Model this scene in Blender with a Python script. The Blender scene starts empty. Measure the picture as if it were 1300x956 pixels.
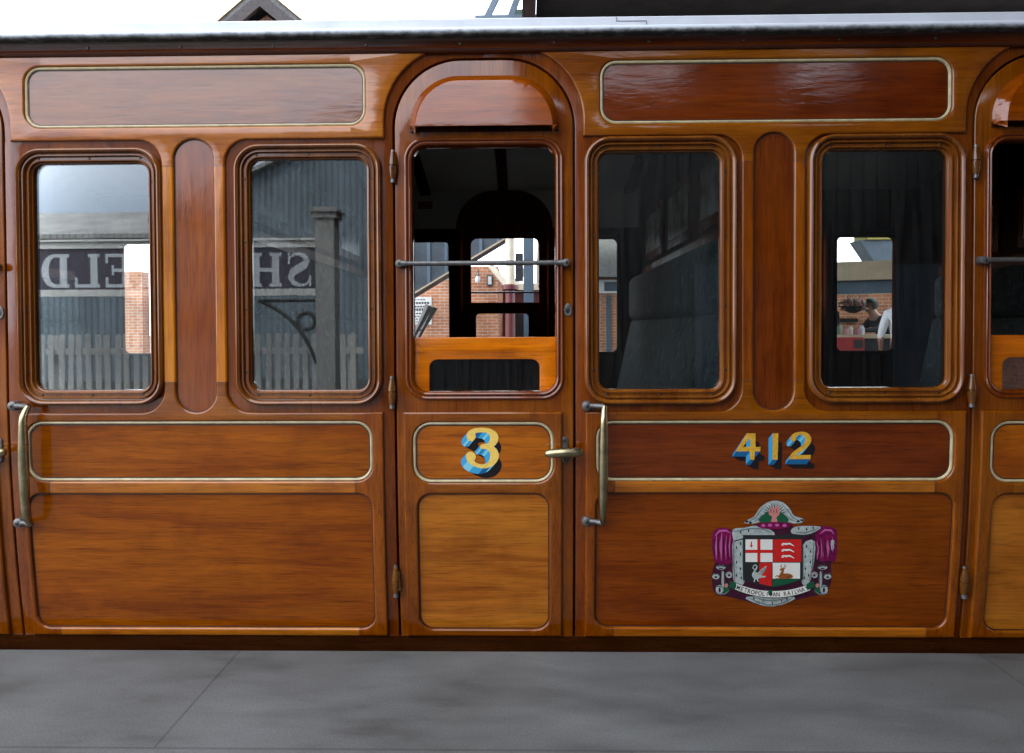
import bpy, bmesh, math, random
from mathutils import Vector, Matrix
from mathutils.geometry import delaunay_2d_cdt
random.seed(7)
S = bpy.context.scene
COL = S.collection
R = math.radians
# ------------------------------------------------------------------ camera
FPX = 866.667            # focal length in photograph pixels (24 mm on a 36 mm frame, 1300 px wide)
K = 0.0028               # metres per photograph pixel on the carriage side
D = FPX * K
CAMZ = 1.139
CAM = Vector((0, -D, CAMZ))
yaw, pitch, roll = R(-1.0), R(-1.0), R(0.25)
F = Vector((math.sin(yaw) * math.cos(pitch), math.cos(yaw) * math.cos(pitch), math.sin(pitch)))
RT = F.cross(Vector((0, 0, 1))).normalized()
UP = RT.cross(F).normalized()
RT2 = RT * math.cos(roll) - UP * math.sin(roll)
UP2 = UP * math.cos(roll) + RT * math.sin(roll)
RT, UP = RT2, UP2

def ray(px, py):
    return F * FPX + RT * (px - 650) + UP * (433 - py)

def Py(px, py, y):                      # where the sight line meets the vertical plane at depth y
    d = ray(px, py)
    t = (y - CAM.y) / d.y
    return CAM + d * t

ZW = Py(650, 505, 0).z                  # the side is upright above this and tumbles home below it
ZB = Py(650, 829, 0.07).z
def T(z):
    if z >= ZW: return 0.0
    return 0.068 * ((ZW - z) / (ZW - ZB)) ** 1.8

def P(px, py, d=0.0):
    y = d
    for _ in range(4):
        p = Py(px, py, y)
        y = d + T(p.z)
    return p

def rect(x0, y0, x1, y1, d=0.0):
    cx, cy = (x0 + x1) / 2, (y0 + y1) / 2
    return (P(x0, cy, d).x, P(cx, y1, d).z, P(x1, cy, d).x, P(cx, y0, d).z)

cam_d = bpy.data.cameras.new('camera')
cam_d.lens = 24; cam_d.sensor_width = 36; cam_d.sensor_fit = 'HORIZONTAL'
cam_d.shift_y = -45 / 1300
cam_d.clip_start = 0.05; cam_d.clip_end = 1000
cam = bpy.data.objects.new('camera', cam_d); COL.objects.link(cam)
m = Matrix((RT, UP, -F)).transposed().to_4x4(); m.translation = CAM
cam.matrix_world = m
S.camera = cam

# ------------------------------------------------------------------ materials
def newmat(name):
    mt = bpy.data.materials.new(name); mt.use_nodes = True
    nt = mt.node_tree
    for n in list(nt.nodes): nt.nodes.remove(n)
    out = nt.nodes.new('ShaderNodeOutputMaterial')
    return mt, nt, out
def N(nt, t, **kw):
    n = nt.nodes.new(t)
    for k, v in kw.items():
        if k.startswith('i_'):
            n.inputs[k[2:].replace('_', ' ')].default_value = v
        else: setattr(n, k, v)
    return n
def ramp(nt, stops):
    n = nt.nodes.new('ShaderNodeValToRGB')
    e = n.color_ramp.elements
    while len(e) < len(stops): e.new(0.5)
    for el, (p, c) in zip(e, stops):
        el.position = p; el.color = c if len(c) == 4 else (*c, 1)
    return n
def wood(name, c0, c1, c2, axis='X', ior=1.5, rough=.36, coat=.9, coatr=.09, ripple=.05, fig=1.0, scale=1.0):
    mt, nt, out = newmat(name); L = nt.links.new
    b = N(nt, 'ShaderNodeBsdfPrincipled')
    tc = N(nt, 'ShaderNodeTexCoord'); oi = N(nt, 'ShaderNodeObjectInfo')
    off = N(nt, 'ShaderNodeVectorMath', operation='MULTIPLY_ADD')
    off.inputs[1].default_value = (31, 17, 23)
    L(oi.outputs['Random'], off.inputs[0]); L(tc.outputs['Object'], off.inputs[2])
    al = (1, 1, 1)
    def mp(a, c):
        q = N(nt, 'ShaderNodeMapping')
        q.inputs['Scale'].default_value = (a, c, c) if axis == 'X' else (c, c, a)
        L(off.outputs[0], q.inputs['Vector']); return q
    m1 = mp(.9 * scale, 7 * scale); m2 = mp(6 * scale, 330 * scale); m3 = mp(1.5 * scale, 34 * scale); m4 = mp(9, 420)
    n1 = N(nt, 'ShaderNodeTexNoise'); n1.inputs['Scale'].default_value = 1.6; n1.inputs['Detail'].default_value = 4; n1.inputs['Distortion'].default_value = .5
    L(m1.outputs[0], n1.inputs['Vector'])
    w = N(nt, 'ShaderNodeMath', operation='MULTIPLY'); w.inputs[1].default_value = 46 * fig
    L(n1.outputs['Fac'], w.inputs[0])
    sn = N(nt, 'ShaderNodeMath', operation='SINE'); L(w.outputs[0], sn.inputs[0])
    n2 = N(nt, 'ShaderNodeTexNoise'); n2.inputs['Scale'].default_value = 1.0; n2.inputs['Detail'].default_value = 5; n2.inputs['Roughness'].default_value = .65
    L(m2.outputs[0], n2.inputs['Vector'])
    n3 = N(nt, 'ShaderNodeTexNoise'); n3.inputs['Scale'].default_value = 1.2; n3.inputs['Detail'].default_value = 5; n3.inputs['Distortion'].default_value = .9
    L(m3.outputs[0], n3.inputs['Vector'])
    a1 = N(nt, 'ShaderNodeMath', operation='MULTIPLY_ADD'); a1.inputs[1].default_value = .045
    L(sn.outputs[0], a1.inputs[0])
    a2 = N(nt, 'ShaderNodeMath', operation='MULTIPLY_ADD'); a2.inputs[1].default_value = .52
    L(n2.outputs['Fac'], a2.inputs[0]); L(a2.outputs[0], a1.inputs[2])
    a3 = N(nt, 'ShaderNodeMath', operation='MULTIPLY_ADD'); a3.inputs[1].default_value = .58; a3.inputs[2].default_value = -.04
    L(n3.outputs['Fac'], a3.inputs[0]); L(a3.outputs[0], a2.inputs[2])
    rp = ramp(nt, [(.22, c0), (.52, c1), (.8, c2)])
    L(a1.outputs[0], rp.inputs[0])
    # dark open pores of the grain
    n4 = N(nt, 'ShaderNodeTexNoise'); n4.inputs['Scale'].default_value = 1; n4.inputs['Detail'].default_value = 2
    L(m4.outputs[0], n4.inputs['Vector'])
    pr = ramp(nt, [(.30, (.42, .36, .32)), (.44, (1, 1, 1))]); L(n4.outputs['Fac'], pr.inputs[0])
    # blotchy staining of old varnish
    n5 = N(nt, 'ShaderNodeTexNoise'); n5.inputs['Scale'].default_value = 5; n5.inputs['Detail'].default_value = 6; n5.inputs['Roughness'].default_value = .6
    L(off.outputs[0], n5.inputs['Vector'])
    st = ramp(nt, [(.28, (.55, .48, .42)), (.50, (1, 1, 1)), (.75, (1.0, 1.0, 1.0))]); L(n5.outputs['Fac'], st.inputs[0])
    mx = N(nt, 'ShaderNodeMix', data_type='RGBA', blend_type='MULTIPLY'); mx.inputs['Factor'].default_value = .8
    L(rp.outputs[0], mx.inputs['A']); L(pr.outputs[0], mx.inputs['B'])
    mx2 = N(nt, 'ShaderNodeMix', data_type='RGBA', blend_type='MULTIPLY'); mx2.inputs['Factor'].default_value = .6
    L(mx.outputs['Result'], mx2.inputs['A']); L(st.outputs[0], mx2.inputs['B'])
    m7 = mp(.9, 5)
    n7 = N(nt, 'ShaderNodeTexNoise'); n7.inputs['Scale'].default_value = 1.5; n7.inputs['Detail'].default_value = 3; n7.inputs['Distortion'].default_value = .6
    L(m7.outputs[0], n7.inputs['Vector'])
    hv = ramp(nt, [(.34, (.78, .68, .60)), (.50, (1, 1, 1)), (.66, (1.10, 1.20, 1.15))]); L(n7.outputs['Fac'], hv.inputs[0])
    mx3 = N(nt, 'ShaderNodeMix', data_type='RGBA', blend_type='MULTIPLY'); mx3.inputs['Factor'].default_value = 1
    L(mx2.outputs['Result'], mx3.inputs['A']); L(hv.outputs[0], mx3.inputs['B'])
    L(mx3.outputs['Result'], b.inputs['Base Color'])
    b.inputs['Roughness'].default_value = rough
    b.inputs['Specular IOR Level'].default_value = 0.0
    b.inputs['Coat Weight'].default_value = coat
    b.inputs['Coat IOR'].default_value = ior
    # varnish roughness varies
    rr_ = N(nt, 'ShaderNodeMapRange'); rr_.inputs['From Min'].default_value = .3; rr_.inputs['From Max'].default_value = .7
    rr_.inputs['To Min'].default_value = coatr * .6; rr_.inputs['To Max'].default_value = coatr * 1.7
    L(n5.outputs['Fac'], rr_.inputs['Value']); L(rr_.outputs[0], b.inputs['Coat Roughness'])
    bp = N(nt, 'ShaderNodeBump'); bp.inputs['Strength'].default_value = .18; bp.inputs['Distance'].default_value = .0006
    L(n2.outputs['Fac'], bp.inputs['Height']); L(bp.outputs[0], b.inputs['Normal'])
    m6 = mp(9, 34)
    n6 = N(nt, 'ShaderNodeTexNoise'); n6.inputs['Scale'].default_value = 1; n6.inputs['Detail'].default_value = 4; n6.inputs['Distortion'].default_value = .4
    L(m6.outputs[0], n6.inputs['Vector'])
    bp2 = N(nt, 'ShaderNodeBump'); bp2.inputs['Strength'].default_value = ripple; bp2.inputs['Distance'].default_value = .01
    L(n6.outputs['Fac'], bp2.inputs['Height'])
    bp3 = N(nt, 'ShaderNodeBump'); bp3.inputs['Strength'].default_value = .10; bp3.inputs['Distance'].default_value = .0006
    L(n2.outputs['Fac'], bp3.inputs['Height']); L(bp2.outputs[0], bp3.inputs['Normal'])
    L(bp3.outputs[0], b.inputs['Coat Normal'])
    L(b.outputs[0], out.inputs['Surface'])
    return mt
def plain(name, c, rough=.5, metal=0, noise=0, nscale=20, coat=0, c2=None, bump=0, emit=0):
    mt, nt, out = newmat(name); L = nt.links.new
    b = N(nt, 'ShaderNodeBsdfPrincipled')
    b.inputs['Base Color'].default_value = (*c, 1); b.inputs['Roughness'].default_value = rough
    b.inputs['Metallic'].default_value = metal; b.inputs['Coat Weight'].default_value = coat
    if coat: b.inputs['Specular IOR Level'].default_value = .03; b.inputs['Coat Roughness'].default_value = .08
    if noise or bump:
        tc = N(nt, 'ShaderNodeTexCoord')
        n = N(nt, 'ShaderNodeTexNoise'); n.inputs['Scale'].default_value = nscale; n.inputs['Detail'].default_value = 6; n.inputs['Roughness'].default_value = .62
        L(tc.outputs['Object'], n.inputs['Vector'])
        d = c2 or tuple(v * (1 - noise) for v in c)
        rp = ramp(nt, [(.32, d), (.66, c)]); L(n.outputs['Fac'], rp.inputs[0]); L(rp.outputs[0], b.inputs['Base Color'])
        mr = N(nt, 'ShaderNodeMapRange'); mr.inputs['To Min'].default_value = min(1, rough * 1.3); mr.inputs['To Max'].default_value = rough * .8
        L(n.outputs['Fac'], mr.inputs['Value']); L(mr.outputs[0], b.inputs['Roughness'])
        if bump:
            bp = N(nt, 'ShaderNodeBump'); bp.inputs['Strength'].default_value = bump; bp.inputs['Distance'].default_value = .004
            L(n.outputs['Fac'], bp.inputs['Height']); L(bp.outputs[0], b.inputs['Normal'])
    L(b.outputs[0], out.inputs['Surface'])
    return mt
def glass(name, ior=1.52, tint=(.93, .96, .95), rough=0.0, dust=.012):
    mt, nt, out = newmat(name); L = nt.links.new
    tr = N(nt, 'ShaderNodeBsdfTransparent'); tr.inputs[0].default_value = (*tint, 1)
    gl = N(nt, 'ShaderNodeBsdfGlossy'); gl.inputs['Roughness'].default_value = rough
    tc = N(nt, 'ShaderNodeTexCoord')
    n = N(nt, 'ShaderNodeTexNoise'); n.inputs['Scale'].default_value = 2.2; n.inputs['Detail'].default_value = 1
    L(tc.outputs['Object'], n.inputs['Vector'])
    bp = N(nt, 'ShaderNodeBump'); bp.inputs['Strength'].default_value = .006; bp.inputs['Distance'].default_value = .02
    L(n.outputs['Fac'], bp.inputs['Height']); L(bp.outputs[0], gl.inputs['Normal'])
    fr = N(nt, 'ShaderNodeFresnel'); fr.inputs[0].default_value = ior
    mx = N(nt, 'ShaderNodeMixShader'); L(fr.outputs[0], mx.inputs[0]); L(tr.outputs[0], mx.inputs[1]); L(gl.outputs[0], mx.inputs[2])
    df = N(nt, 'ShaderNodeBsdfDiffuse'); df.inputs[0].default_value = (.6, .6, .56, 1)
    mpg = N(nt, 'ShaderNodeMapping'); mpg.inputs['Scale'].default_value = (60, 1, 3)
    L(tc.outputs['Object'], mpg.inputs[0])
    n2 = N(nt, 'ShaderNodeTexNoise'); n2.inputs['Scale'].default_value = 1; n2.inputs['Detail'].default_value = 5
    L(mpg.outputs[0], n2.inputs['Vector'])
    mr = N(nt, 'ShaderNodeMapRange'); mr.inputs['From Min'].default_value = .42; mr.inputs['From Max'].default_value = .75
    mr.inputs['To Min'].default_value = dust * .35; mr.inputs['To Max'].default_value = dust * 2.2
    L(n2.outputs['Fac'], mr.inputs['Value'])
    mx2 = N(nt, 'ShaderNodeMixShader'); L(mr.outputs[0], mx2.inputs[0]); L(mx.outputs[0], mx2.inputs[1]); L(df.outputs[0], mx2.inputs[2])
    L(mx2.outputs[0], out.inputs['Surface'])
    return mt
def brick(name, c1, c2, mortar, sx=1.0):
    mt, nt, out = newmat(name); L = nt.links.new
    b = N(nt, 'ShaderNodeBsdfPrincipled'); b.inputs['Roughness'].default_value = .85
    tc = N(nt, 'ShaderNodeTexCoord'); mp = N(nt, 'ShaderNodeMapping'); mp.inputs['Rotation'].default_value = (R(90), 0, 0)
    sp = N(nt, 'ShaderNodeSeparateXYZ'); cb = N(nt, 'ShaderNodeCombineXYZ'); ad = N(nt, 'ShaderNodeMath', operation='ADD')
    L(tc.outputs['Object'], sp.inputs[0]); L(sp.outputs[0], ad.inputs[0]); L(sp.outputs[1], ad.inputs[1])
    L(ad.outputs[0], cb.inputs[0]); L(sp.outputs[2], cb.inputs[1])
    t = N(nt, 'ShaderNodeTexBrick'); t.inputs['Scale'].default_value = 1; t.inputs['Brick Width'].default_value = .18; t.inputs['Row Height'].default_value = .058
    t.inputs['Mortar Size'].default_value = .006; t.inputs['Color1'].default_value = (*c1, 1); t.inputs['Color2'].default_value = (*c2, 1); t.inputs['Mortar'].default_value = (*mortar, 1)
    L(cb.outputs[0], t.inputs['Vector'])
    n = N(nt, 'ShaderNodeTexNoise'); n.inputs['Scale'].default_value = 3; n.inputs['Detail'].default_value = 6; L(tc.outputs['Object'], n.inputs['Vector'])
    rp = ramp(nt, [(.3, (.7, .68, .66)), (.65, (1.05, 1.03, 1))]); L(n.outputs['Fac'], rp.inputs[0])
    mx = N(nt, 'ShaderNodeMix', data_type='RGBA', blend_type='MULTIPLY'); mx.inputs['Factor'].default_value = 1
    L(t.outputs['Color'], mx.inputs['A']); L(rp.outputs[0], mx.inputs['B']); L(mx.outputs['Result'], b.inputs['Base Color'])
    bp = N(nt, 'ShaderNodeBump'); bp.inputs['Strength'].default_value = .4; bp.inputs['Distance'].default_value = .01; bp.invert = True
    L(t.outputs['Fac'], bp.inputs['Height']); L(bp.outputs[0], b.inputs['Normal'])
    L(b.outputs[0], out.inputs['Surface']); return mt

def ws(c, f): return tuple(v * f for v in c)
MID = (.235, .078, .0125); LIT = (.36, .135, .022); DRK = (.105, .030, .0075); RED = (.150, .036, .0075)
def wood3(name, base, axis='X', **kw):
    q = kw.pop('gain', .60)
    base = (base[0] * q * 1.40, base[1] * q * .96, base[2] * q * .12)
    return wood(name, (base[0] * .55, base[1] * .48, base[2] * .40), base, ws(base, 1.38), axis, **kw)
M = {}
M['rail'] = wood3('teak_rail', (.22, .086, .016), 'X')
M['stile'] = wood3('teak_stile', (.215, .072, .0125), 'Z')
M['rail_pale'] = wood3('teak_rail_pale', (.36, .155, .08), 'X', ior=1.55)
M['stile_lit'] = wood3('teak_stile_lit', (.44, .20, .05), 'Z')  # left bay's stronger light put into paler wood; plain stile serves the right
M['base'] = wood3('teak_body', (.165, .050, .010), 'Z', ripple=.09)
M['panel'] = wood3('teak_panel', MID, 'X', ripple=.045, fig=1.3, coat=.6)
M['panel_red'] = wood3('teak_panel_red', (.135, .031, .0075), 'X', ripple=.06)  # redder teak, darkened as well to carry the right bay's shade
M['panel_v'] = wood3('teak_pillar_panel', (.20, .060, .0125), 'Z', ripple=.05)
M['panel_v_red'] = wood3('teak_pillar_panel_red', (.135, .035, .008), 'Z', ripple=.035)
M['panel_up'] = wood3('teak_eaves_panel', (.19, .078, .08), 'X', ripple=.05, ior=1.54, coat=1.0)
M['door_panel'] = wood3('teak_door_panel', (.37, .165, .12), 'X', ripple=.03, coat=.6)
M['door_waist'] = wood3('teak_door_waist', (.36, .130, .018), 'X', ripple=.03)
M['door_stile'] = wood3('teak_door_stile', (.20, .070, .013), 'Z')
M['mould'] = wood3('teak_moulding', (.19, .082, .07), 'Z', ripple=.012, coat=1.0, coatr=.10, fig=.5)
M['mould_dark'] = wood3('teak_moulding_dark', (.16, .045, .010), 'Z', ripple=.03, coatr=.07)
M['sash'] = wood3('teak_sash', (.56, .20, .014), 'X', ripple=.02)
M['dark'] = wood3('dark_brown_board', (.060, .018, .0075), 'X', ripple=.06)
M['sole'] = wood3('dark_sole_bar', (.034, .013, .02), 'X', ripple=.06, coatr=.16)
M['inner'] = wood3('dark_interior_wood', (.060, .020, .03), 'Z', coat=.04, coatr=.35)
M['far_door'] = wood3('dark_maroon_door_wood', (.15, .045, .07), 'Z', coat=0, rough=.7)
M['inner_rail'] = wood3('interior_rail_wood', (.15, .055, .016), 'X', coat=.3, coatr=.2)
M['gilt'] = plain('cream_gold_line', (.46, .38, .21), .42, noise=.35, nscale=25)
M['brass'] = plain('worn_brass', (.42, .35, .20), .28, 1.0, noise=.45, nscale=30)
M['iron'] = plain('dull_iron', (.13, .125, .12), .38, .5, noise=.5, nscale=60)
M['screw'] = plain('brown_screw', (.06, .045, .035), .4, .8)
M['hingewood'] = wood3('varnished_hinge', (.12, .06, .05), 'Z', ripple=.03)
M['black'] = plain('near_black_paint', (.012, .011, .011), .55)
M['glass'] = glass('window_glass', 1.66, dust=.006)
M['glass_far'] = glass('far_window_glass', 1.45, (.96, .97, .96), dust=.02)
M['cream'] = plain('cream_ceiling_paint', (.62, .60, .54), .6, noise=.15, nscale=3)
M['floor'] = plain('brown_lino', (.10, .06, .04), .5, noise=.4, nscale=8)

M['grime_shade'] = plain('grime_and_edge_shade', (.028, .011, .005), .45, noise=.5, nscale=40)  # also colours the painted shade inside the gilt beads
M['jointdirt'] = plain('dark_joint_filler', (.030, .012, .006), .5)
# ------------------------------------------------------------------ mesh helpers
def finish(name, bm, mats, parent=None, angle=32, smooth=True, loc=None):
    me = bpy.data.meshes.new(name)
    bmesh.ops.recalc_face_normals(bm, faces=bm.faces[:])
    bm.to_mesh(me); bm.free()
    if not isinstance(mats, (list, tuple)): mats = [mats]
    for q in mats: me.materials.append(q)
    if smooth and len(me.polygons):
        me.polygons.foreach_set('use_smooth', [True] * len(me.polygons))
        me.set_sharp_from_angle(angle=R(angle))
    o = bpy.data.objects.new(name, me); COL.objects.link(o)
    if parent is not None:
        o.parent = parent
        if parent.type == 'EMPTY': o.location = -Vector(parent.location)
    if loc is not None: o.location = loc
    return o
def tag(o, label, cat, group=None, kind=None):
    if label: o['label'] = label
    if cat: o['category'] = cat
    if group: o['group'] = group
    if kind: o['kind'] = kind
    return o
def thing(name, loc, label, cat, group=None):
    o = bpy.data.objects.new(name, None); COL.objects.link(o); o.location = loc
    o.empty_display_size = .2
    return tag(o, label, cat, group)
def area(lp): return sum(lp[i][0] * lp[(i + 1) % len(lp)][1] - lp[(i + 1) % len(lp)][0] * lp[i][1] for i in range(len(lp))) / 2
def ccw(lp): return lp if area(lp) > 0 else lp[::-1]
def clean(lp, eps=1e-5):
    out = []
    for p in lp:
        if not out or (Vector(p) - Vector(out[-1])).length > eps: out.append(tuple(p))
    if (Vector(out[0]) - Vector(out[-1])).length < eps: out.pop()
    return out
def resample(lp, step=.03):
    out = []
    for i in range(len(lp)):
        a, b = Vector(lp[i]), Vector(lp[(i + 1) % len(lp)])
        n = max(1, int(math.ceil((b - a).length / step)))
        for k in range(n): out.append(tuple(a.lerp(b, k / n)))
    return out
def offset(lp, d):                      # d > 0 moves inward on a ccw loop
    n = len(lp); out = []
    for i in range(n):
        p0, p1, p2 = Vector(lp[i - 1]), Vector(lp[i]), Vector(lp[(i + 1) % n])
        e1 = (p1 - p0).normalized(); e2 = (p2 - p1).normalized()
        n1 = Vector((-e1.y, e1.x)); n2 = Vector((-e2.y, e2.x))
        q = 1 + n1.dot(n2)
        v = (n1 + n2) / max(q, .35)
        out.append((p1.x + v.x * d, p1.y + v.y * d))
    return out
def rr(x0, z0, x1, z1, r, n=9):
    if not isinstance(r, (tuple, list)): r = (r, r, r, r)       # bl, br, tr, tl
    out = []
    for (cx, cz, a0, q) in ((x0 + r[0], z0 + r[0], 180, r[0]), (x1 - r[1], z0 + r[1], 270, r[1]), (x1 - r[2], z1 - r[2], 0, r[2]), (x0 + r[3], z1 - r[3], 90, r[3])):
        if q < 1e-6: out.append((cx, cz)); continue
        for k in range(n + 1):
            a = R(a0 + 90 * k / n); out.append((cx + q * math.cos(a), cz + q * math.sin(a)))
    return clean(out)
def arc(cx, cz, r, a0, a1, n=12):
    return [(cx + r * math.cos(R(a0 + (a1 - a0) * k / n)), cz + r * math.sin(R(a0 + (a1 - a0) * k / n))) for k in range(n + 1)]
def inside(pt, lp):
    x, y = pt; c = False; j = len(lp) - 1
    for i in range(len(lp)):
        xi, yi = lp[i]; xj, yj = lp[j]
        if (yi > y) != (yj > y) and x < (xj - xi) * (y - yi) / (yj - yi) + xi: c = not c
        j = i
    return c
def fill(loops):                        # loops[0] outer, the others holes: triangles as (points, tris)
    pts = []; cons = []
    for lp in loops:
        b = len(pts); pts += [Vector(p) for p in lp]
        cons += [(b + i, b + (i + 1) % len(lp)) for i in range(len(lp))]
    v, e, f, ov, oe, of = delaunay_2d_cdt(pts, cons, [], 0, 1e-7)
    res = []
    for t in f:
        c = sum((v[i] for i in t), Vector((0, 0))) / len(t)
        if inside(c, loops[0]) and not any(inside(c, h) for h in loops[1:]): res.append(t)
    return v, res
def bend(bm, step=.03):
    zs = [v.co.z for v in bm.verts]
    if not zs or min(zs) >= ZW: return
    z = ZW
    while z > min(zs) + .002:
        geom = bm.verts[:] + bm.edges[:] + bm.faces[:]
        bmesh.ops.bisect_plane(bm, geom=geom, dist=1e-5, plane_co=(0, 0, z), plane_no=(0, 0, 1))
        z -= step
    for v in bm.verts: v.co.y += T(v.co.z)
def plate_bm(outer, holes, d, thick, er=.004, nb=3, back=False):
    bm = bmesh.new()
    outer = ccw(clean(outer)); holes = [ccw(clean(h)) for h in holes]
    fr = [offset(outer, er)] + [offset(h, -er) for h in holes]
    v, tris = fill(fr)
    bv = [bm.verts.new((p.x, d, p.y)) for p in v]
    for t in tris:
        try: bm.faces.new([bv[i] for i in t])
        except ValueError: pass
    for lp, sgn in [(outer, 1)] + [(h, -1) for h in holes]:
        rings = []
        for k in range(nb + 1):
            a = k / nb * math.pi / 2
            o = offset(lp, sgn * er * (1 - math.sin(a)))
            rings.append([bm.verts.new((p[0], d + er * (1 - math.cos(a)), p[1])) for p in o])
        rings.append([bm.verts.new((p[0], d + thick, p[1])) for p in lp])
        n = len(lp)
        for r0, r1 in zip(rings, rings[1:]):
            for i in range(n):
                bm.faces.new((r0[i], r0[(i + 1) % n], r1[(i + 1) % n], r1[i]))
    bmesh.ops.remove_doubles(bm, verts=bm.verts[:], dist=2e-5)
    return bm
def plate(name, outer, holes, d, thick, mats, parent, er=.004, nb=3, assign=None, cuts=()):
    bm = plate_bm(outer, holes, d, thick, er, nb)
    for (co, no) in cuts:
        bmesh.ops.bisect_plane(bm, geom=bm.verts[:] + bm.edges[:] + bm.faces[:], dist=1e-5, plane_co=co, plane_no=no)
    bend(bm)
    if assign:
        for f in bm.faces:
            c = f.calc_center_median(); f.material_index = assign(c.x, c.z)
    return finish(name, bm, mats, parent, 28)
def sweep_bm(bm, lp, prof, step=.03):
    """closed moulding: prof = (inward offset, y)"""
    lp = resample(ccw(lp), step)
    rings = []
    for (o, y) in prof:
        q = offset(lp, o)
        rings.append([bm.verts.new((p[0], y, p[1])) for p in q])
    n = len(lp)
    for r0, r1 in zip(rings, rings[1:]):
        for i in range(n): bm.faces.new((r0[i], r0[(i + 1) % n], r1[(i + 1) % n], r1[i]))
def sweep(name, lp, prof, mat, parent, step=.03, angle=40):
    bm = bmesh.new(); sweep_bm(bm, lp, prof, step)
    for v in bm.verts: v.co.y += T(v.co.z)
    return finish(name, bm, mat, parent, angle)
def box_bm(bm, x0, y0, z0, x1, y1, z1, bev=0):
    g = bmesh.ops.create_cube(bm, size=1)
    for v in g['verts']:
        v.co = Vector(((x0 + x1) / 2 + v.co.x * (x1 - x0), (y0 + y1) / 2 + v.co.y * (y1 - y0), (z0 + z1) / 2 + v.co.z * (z1 - z0)))
    if bev:
        es = list({e for v in g['verts'] for e in v.link_edges})
        bmesh.ops.bevel(bm, geom=es, offset=bev, segments=2, affect='EDGES')
def box(name, a, b, mat, parent=None, bev=0):
    bm = bmesh.new(); box_bm(bm, *a, *b, bev); return finish(name, bm, mat, parent)
def tube_bm(bm, pts, rad, n=10, cap=True):
    pts = [Vector(p) for p in pts]
    if not isinstance(rad, (list, tuple)): rad = [rad] * len(pts)
    rings = []; ref = None
    for i, p in enumerate(pts):
        t = (pts[min(i + 1, len(pts) - 1)] - pts[max(i - 1, 0)]).normalized()
        if ref is None: ref = Vector((0, 0, 1)) if abs(t.z) < .9 else Vector((1, 0, 0))
        u = (ref - t * ref.dot(t)).normalized(); w = t.cross(u); ref = u
        rings.append([bm.verts.new(p + (u * math.cos(2 * math.pi * k / n) + w * math.sin(2 * math.pi * k / n)) * rad[i]) for k in range(n)])
    for r0, r1 in zip(rings, rings[1:]):
        for k in range(n): bm.faces.new((r0[k], r0[(k + 1) % n], r1[(k + 1) % n], r1[k]))
    if cap: bm.faces.new(rings[0][::-1]); bm.faces.new(rings[-1])
def tube(name, pts, rad, mat, parent=None, n=10):
    bm = bmesh.new(); tube_bm(bm, pts, rad, n); return finish(name, bm, mat, parent, 40)
def bar_bm(bm, p0, p1, w, t, up=(0, 1, 0)):     # square bar between two points
    p0, p1 = Vector(p0), Vector(p1); d = (p1 - p0).normalized(); a = Vector(up); a = (a - d * a.dot(d)).normalized(); b = d.cross(a)
    vs = []
    for p in (p0, p1):
        for sx, sy in ((-1, -1), (1, -1), (1, 1), (-1, 1)): vs.append(bm.verts.new(p + a * sx * t / 2 + b * sy * w / 2))
    for q in ((0, 1, 2, 3), (7, 6, 5, 4), (0, 4, 5, 1), (1, 5, 6, 2), (2, 6, 7, 3), (3, 7, 4, 0)): bm.faces.new([vs[i] for i in q])
def catmull(pts, n=5):
    """points (x, y) or (x, y, 's') for a sharp corner; closed"""
    out = []; m_ = len(pts)
    for i in range(m_):
        p1, p2 = pts[i], pts[(i + 1) % m_]; p0, p3 = pts[i - 1], pts[(i + 2) % m_]
        if len(p1) > 2: p0 = p1
        if len(p2) > 2: p3 = p2
        a, b, c, d = [Vector(q[:2]) for q in (p0, p1, p2, p3)]
        if len(p1) > 2 and len(p2) > 2: out.append(tuple(b)); continue
        for k in range(n):
            t = k / n
            v = .5 * ((2 * b) + (c - a) * t + (2 * a - 5 * b + 4 * c - d) * t * t + (3 * b - a - 3 * c + d) * t ** 3)
            out.append(tuple(v))
    return out
def poly_bm(bm, loops, f, d, mi=0):
    """flat painted shape: loops in picture-like units mapped by f to (x, z), laid at depth d"""
    lps = [ccw(clean([f(*p[:2]) for p in lp])) for lp in loops]
    v, tris = fill(lps)
    bv = [bm.verts.new((p.x, d, p.y)) for p in v]
    for t in tris:
        try: q = bm.faces.new([bv[i] for i in t]); q.material_index = mi
        except ValueError: pass

# ------------------------------------------------------------------ the carriage
car = thing('railway_carriage', (0, 1.36, -1.0), 'varnished teak railway carriage with brass handles standing at the platform', 'railway carriage')
YIN = .055
ZC = P(650, 62).z                       # underside of the cornice
ZPB = P(650, 808).z                     # bottom of the panelling
ZBOT = -.34
gapM0, gapM1 = P(498.5, 300).x, P(730.5, 300).x
gapL1 = P(6.0, 350).x; gapR0 = P(1236, 350).x
DW = gapM1 - gapM0
XM = (gapM0 + gapM1) / 2; XL = gapL1 - DW / 2; XR = gapR0 + DW / 2
PL, PR = XM - XL, XR - XM
HG = DW / 2                             # half the door opening
HWo = (P(739, 300).x - P(487, 300).x) / 2   # outer edge of the arch band
ZG = P(614, 72).z; RG = .245
ZA = ZC + .012
ZR = P(614, 174).z                      # top of the window recesses
ZS = P(614, 523).z                      # bottom of the window recesses
ZLP = P(614, 530).z

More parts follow.
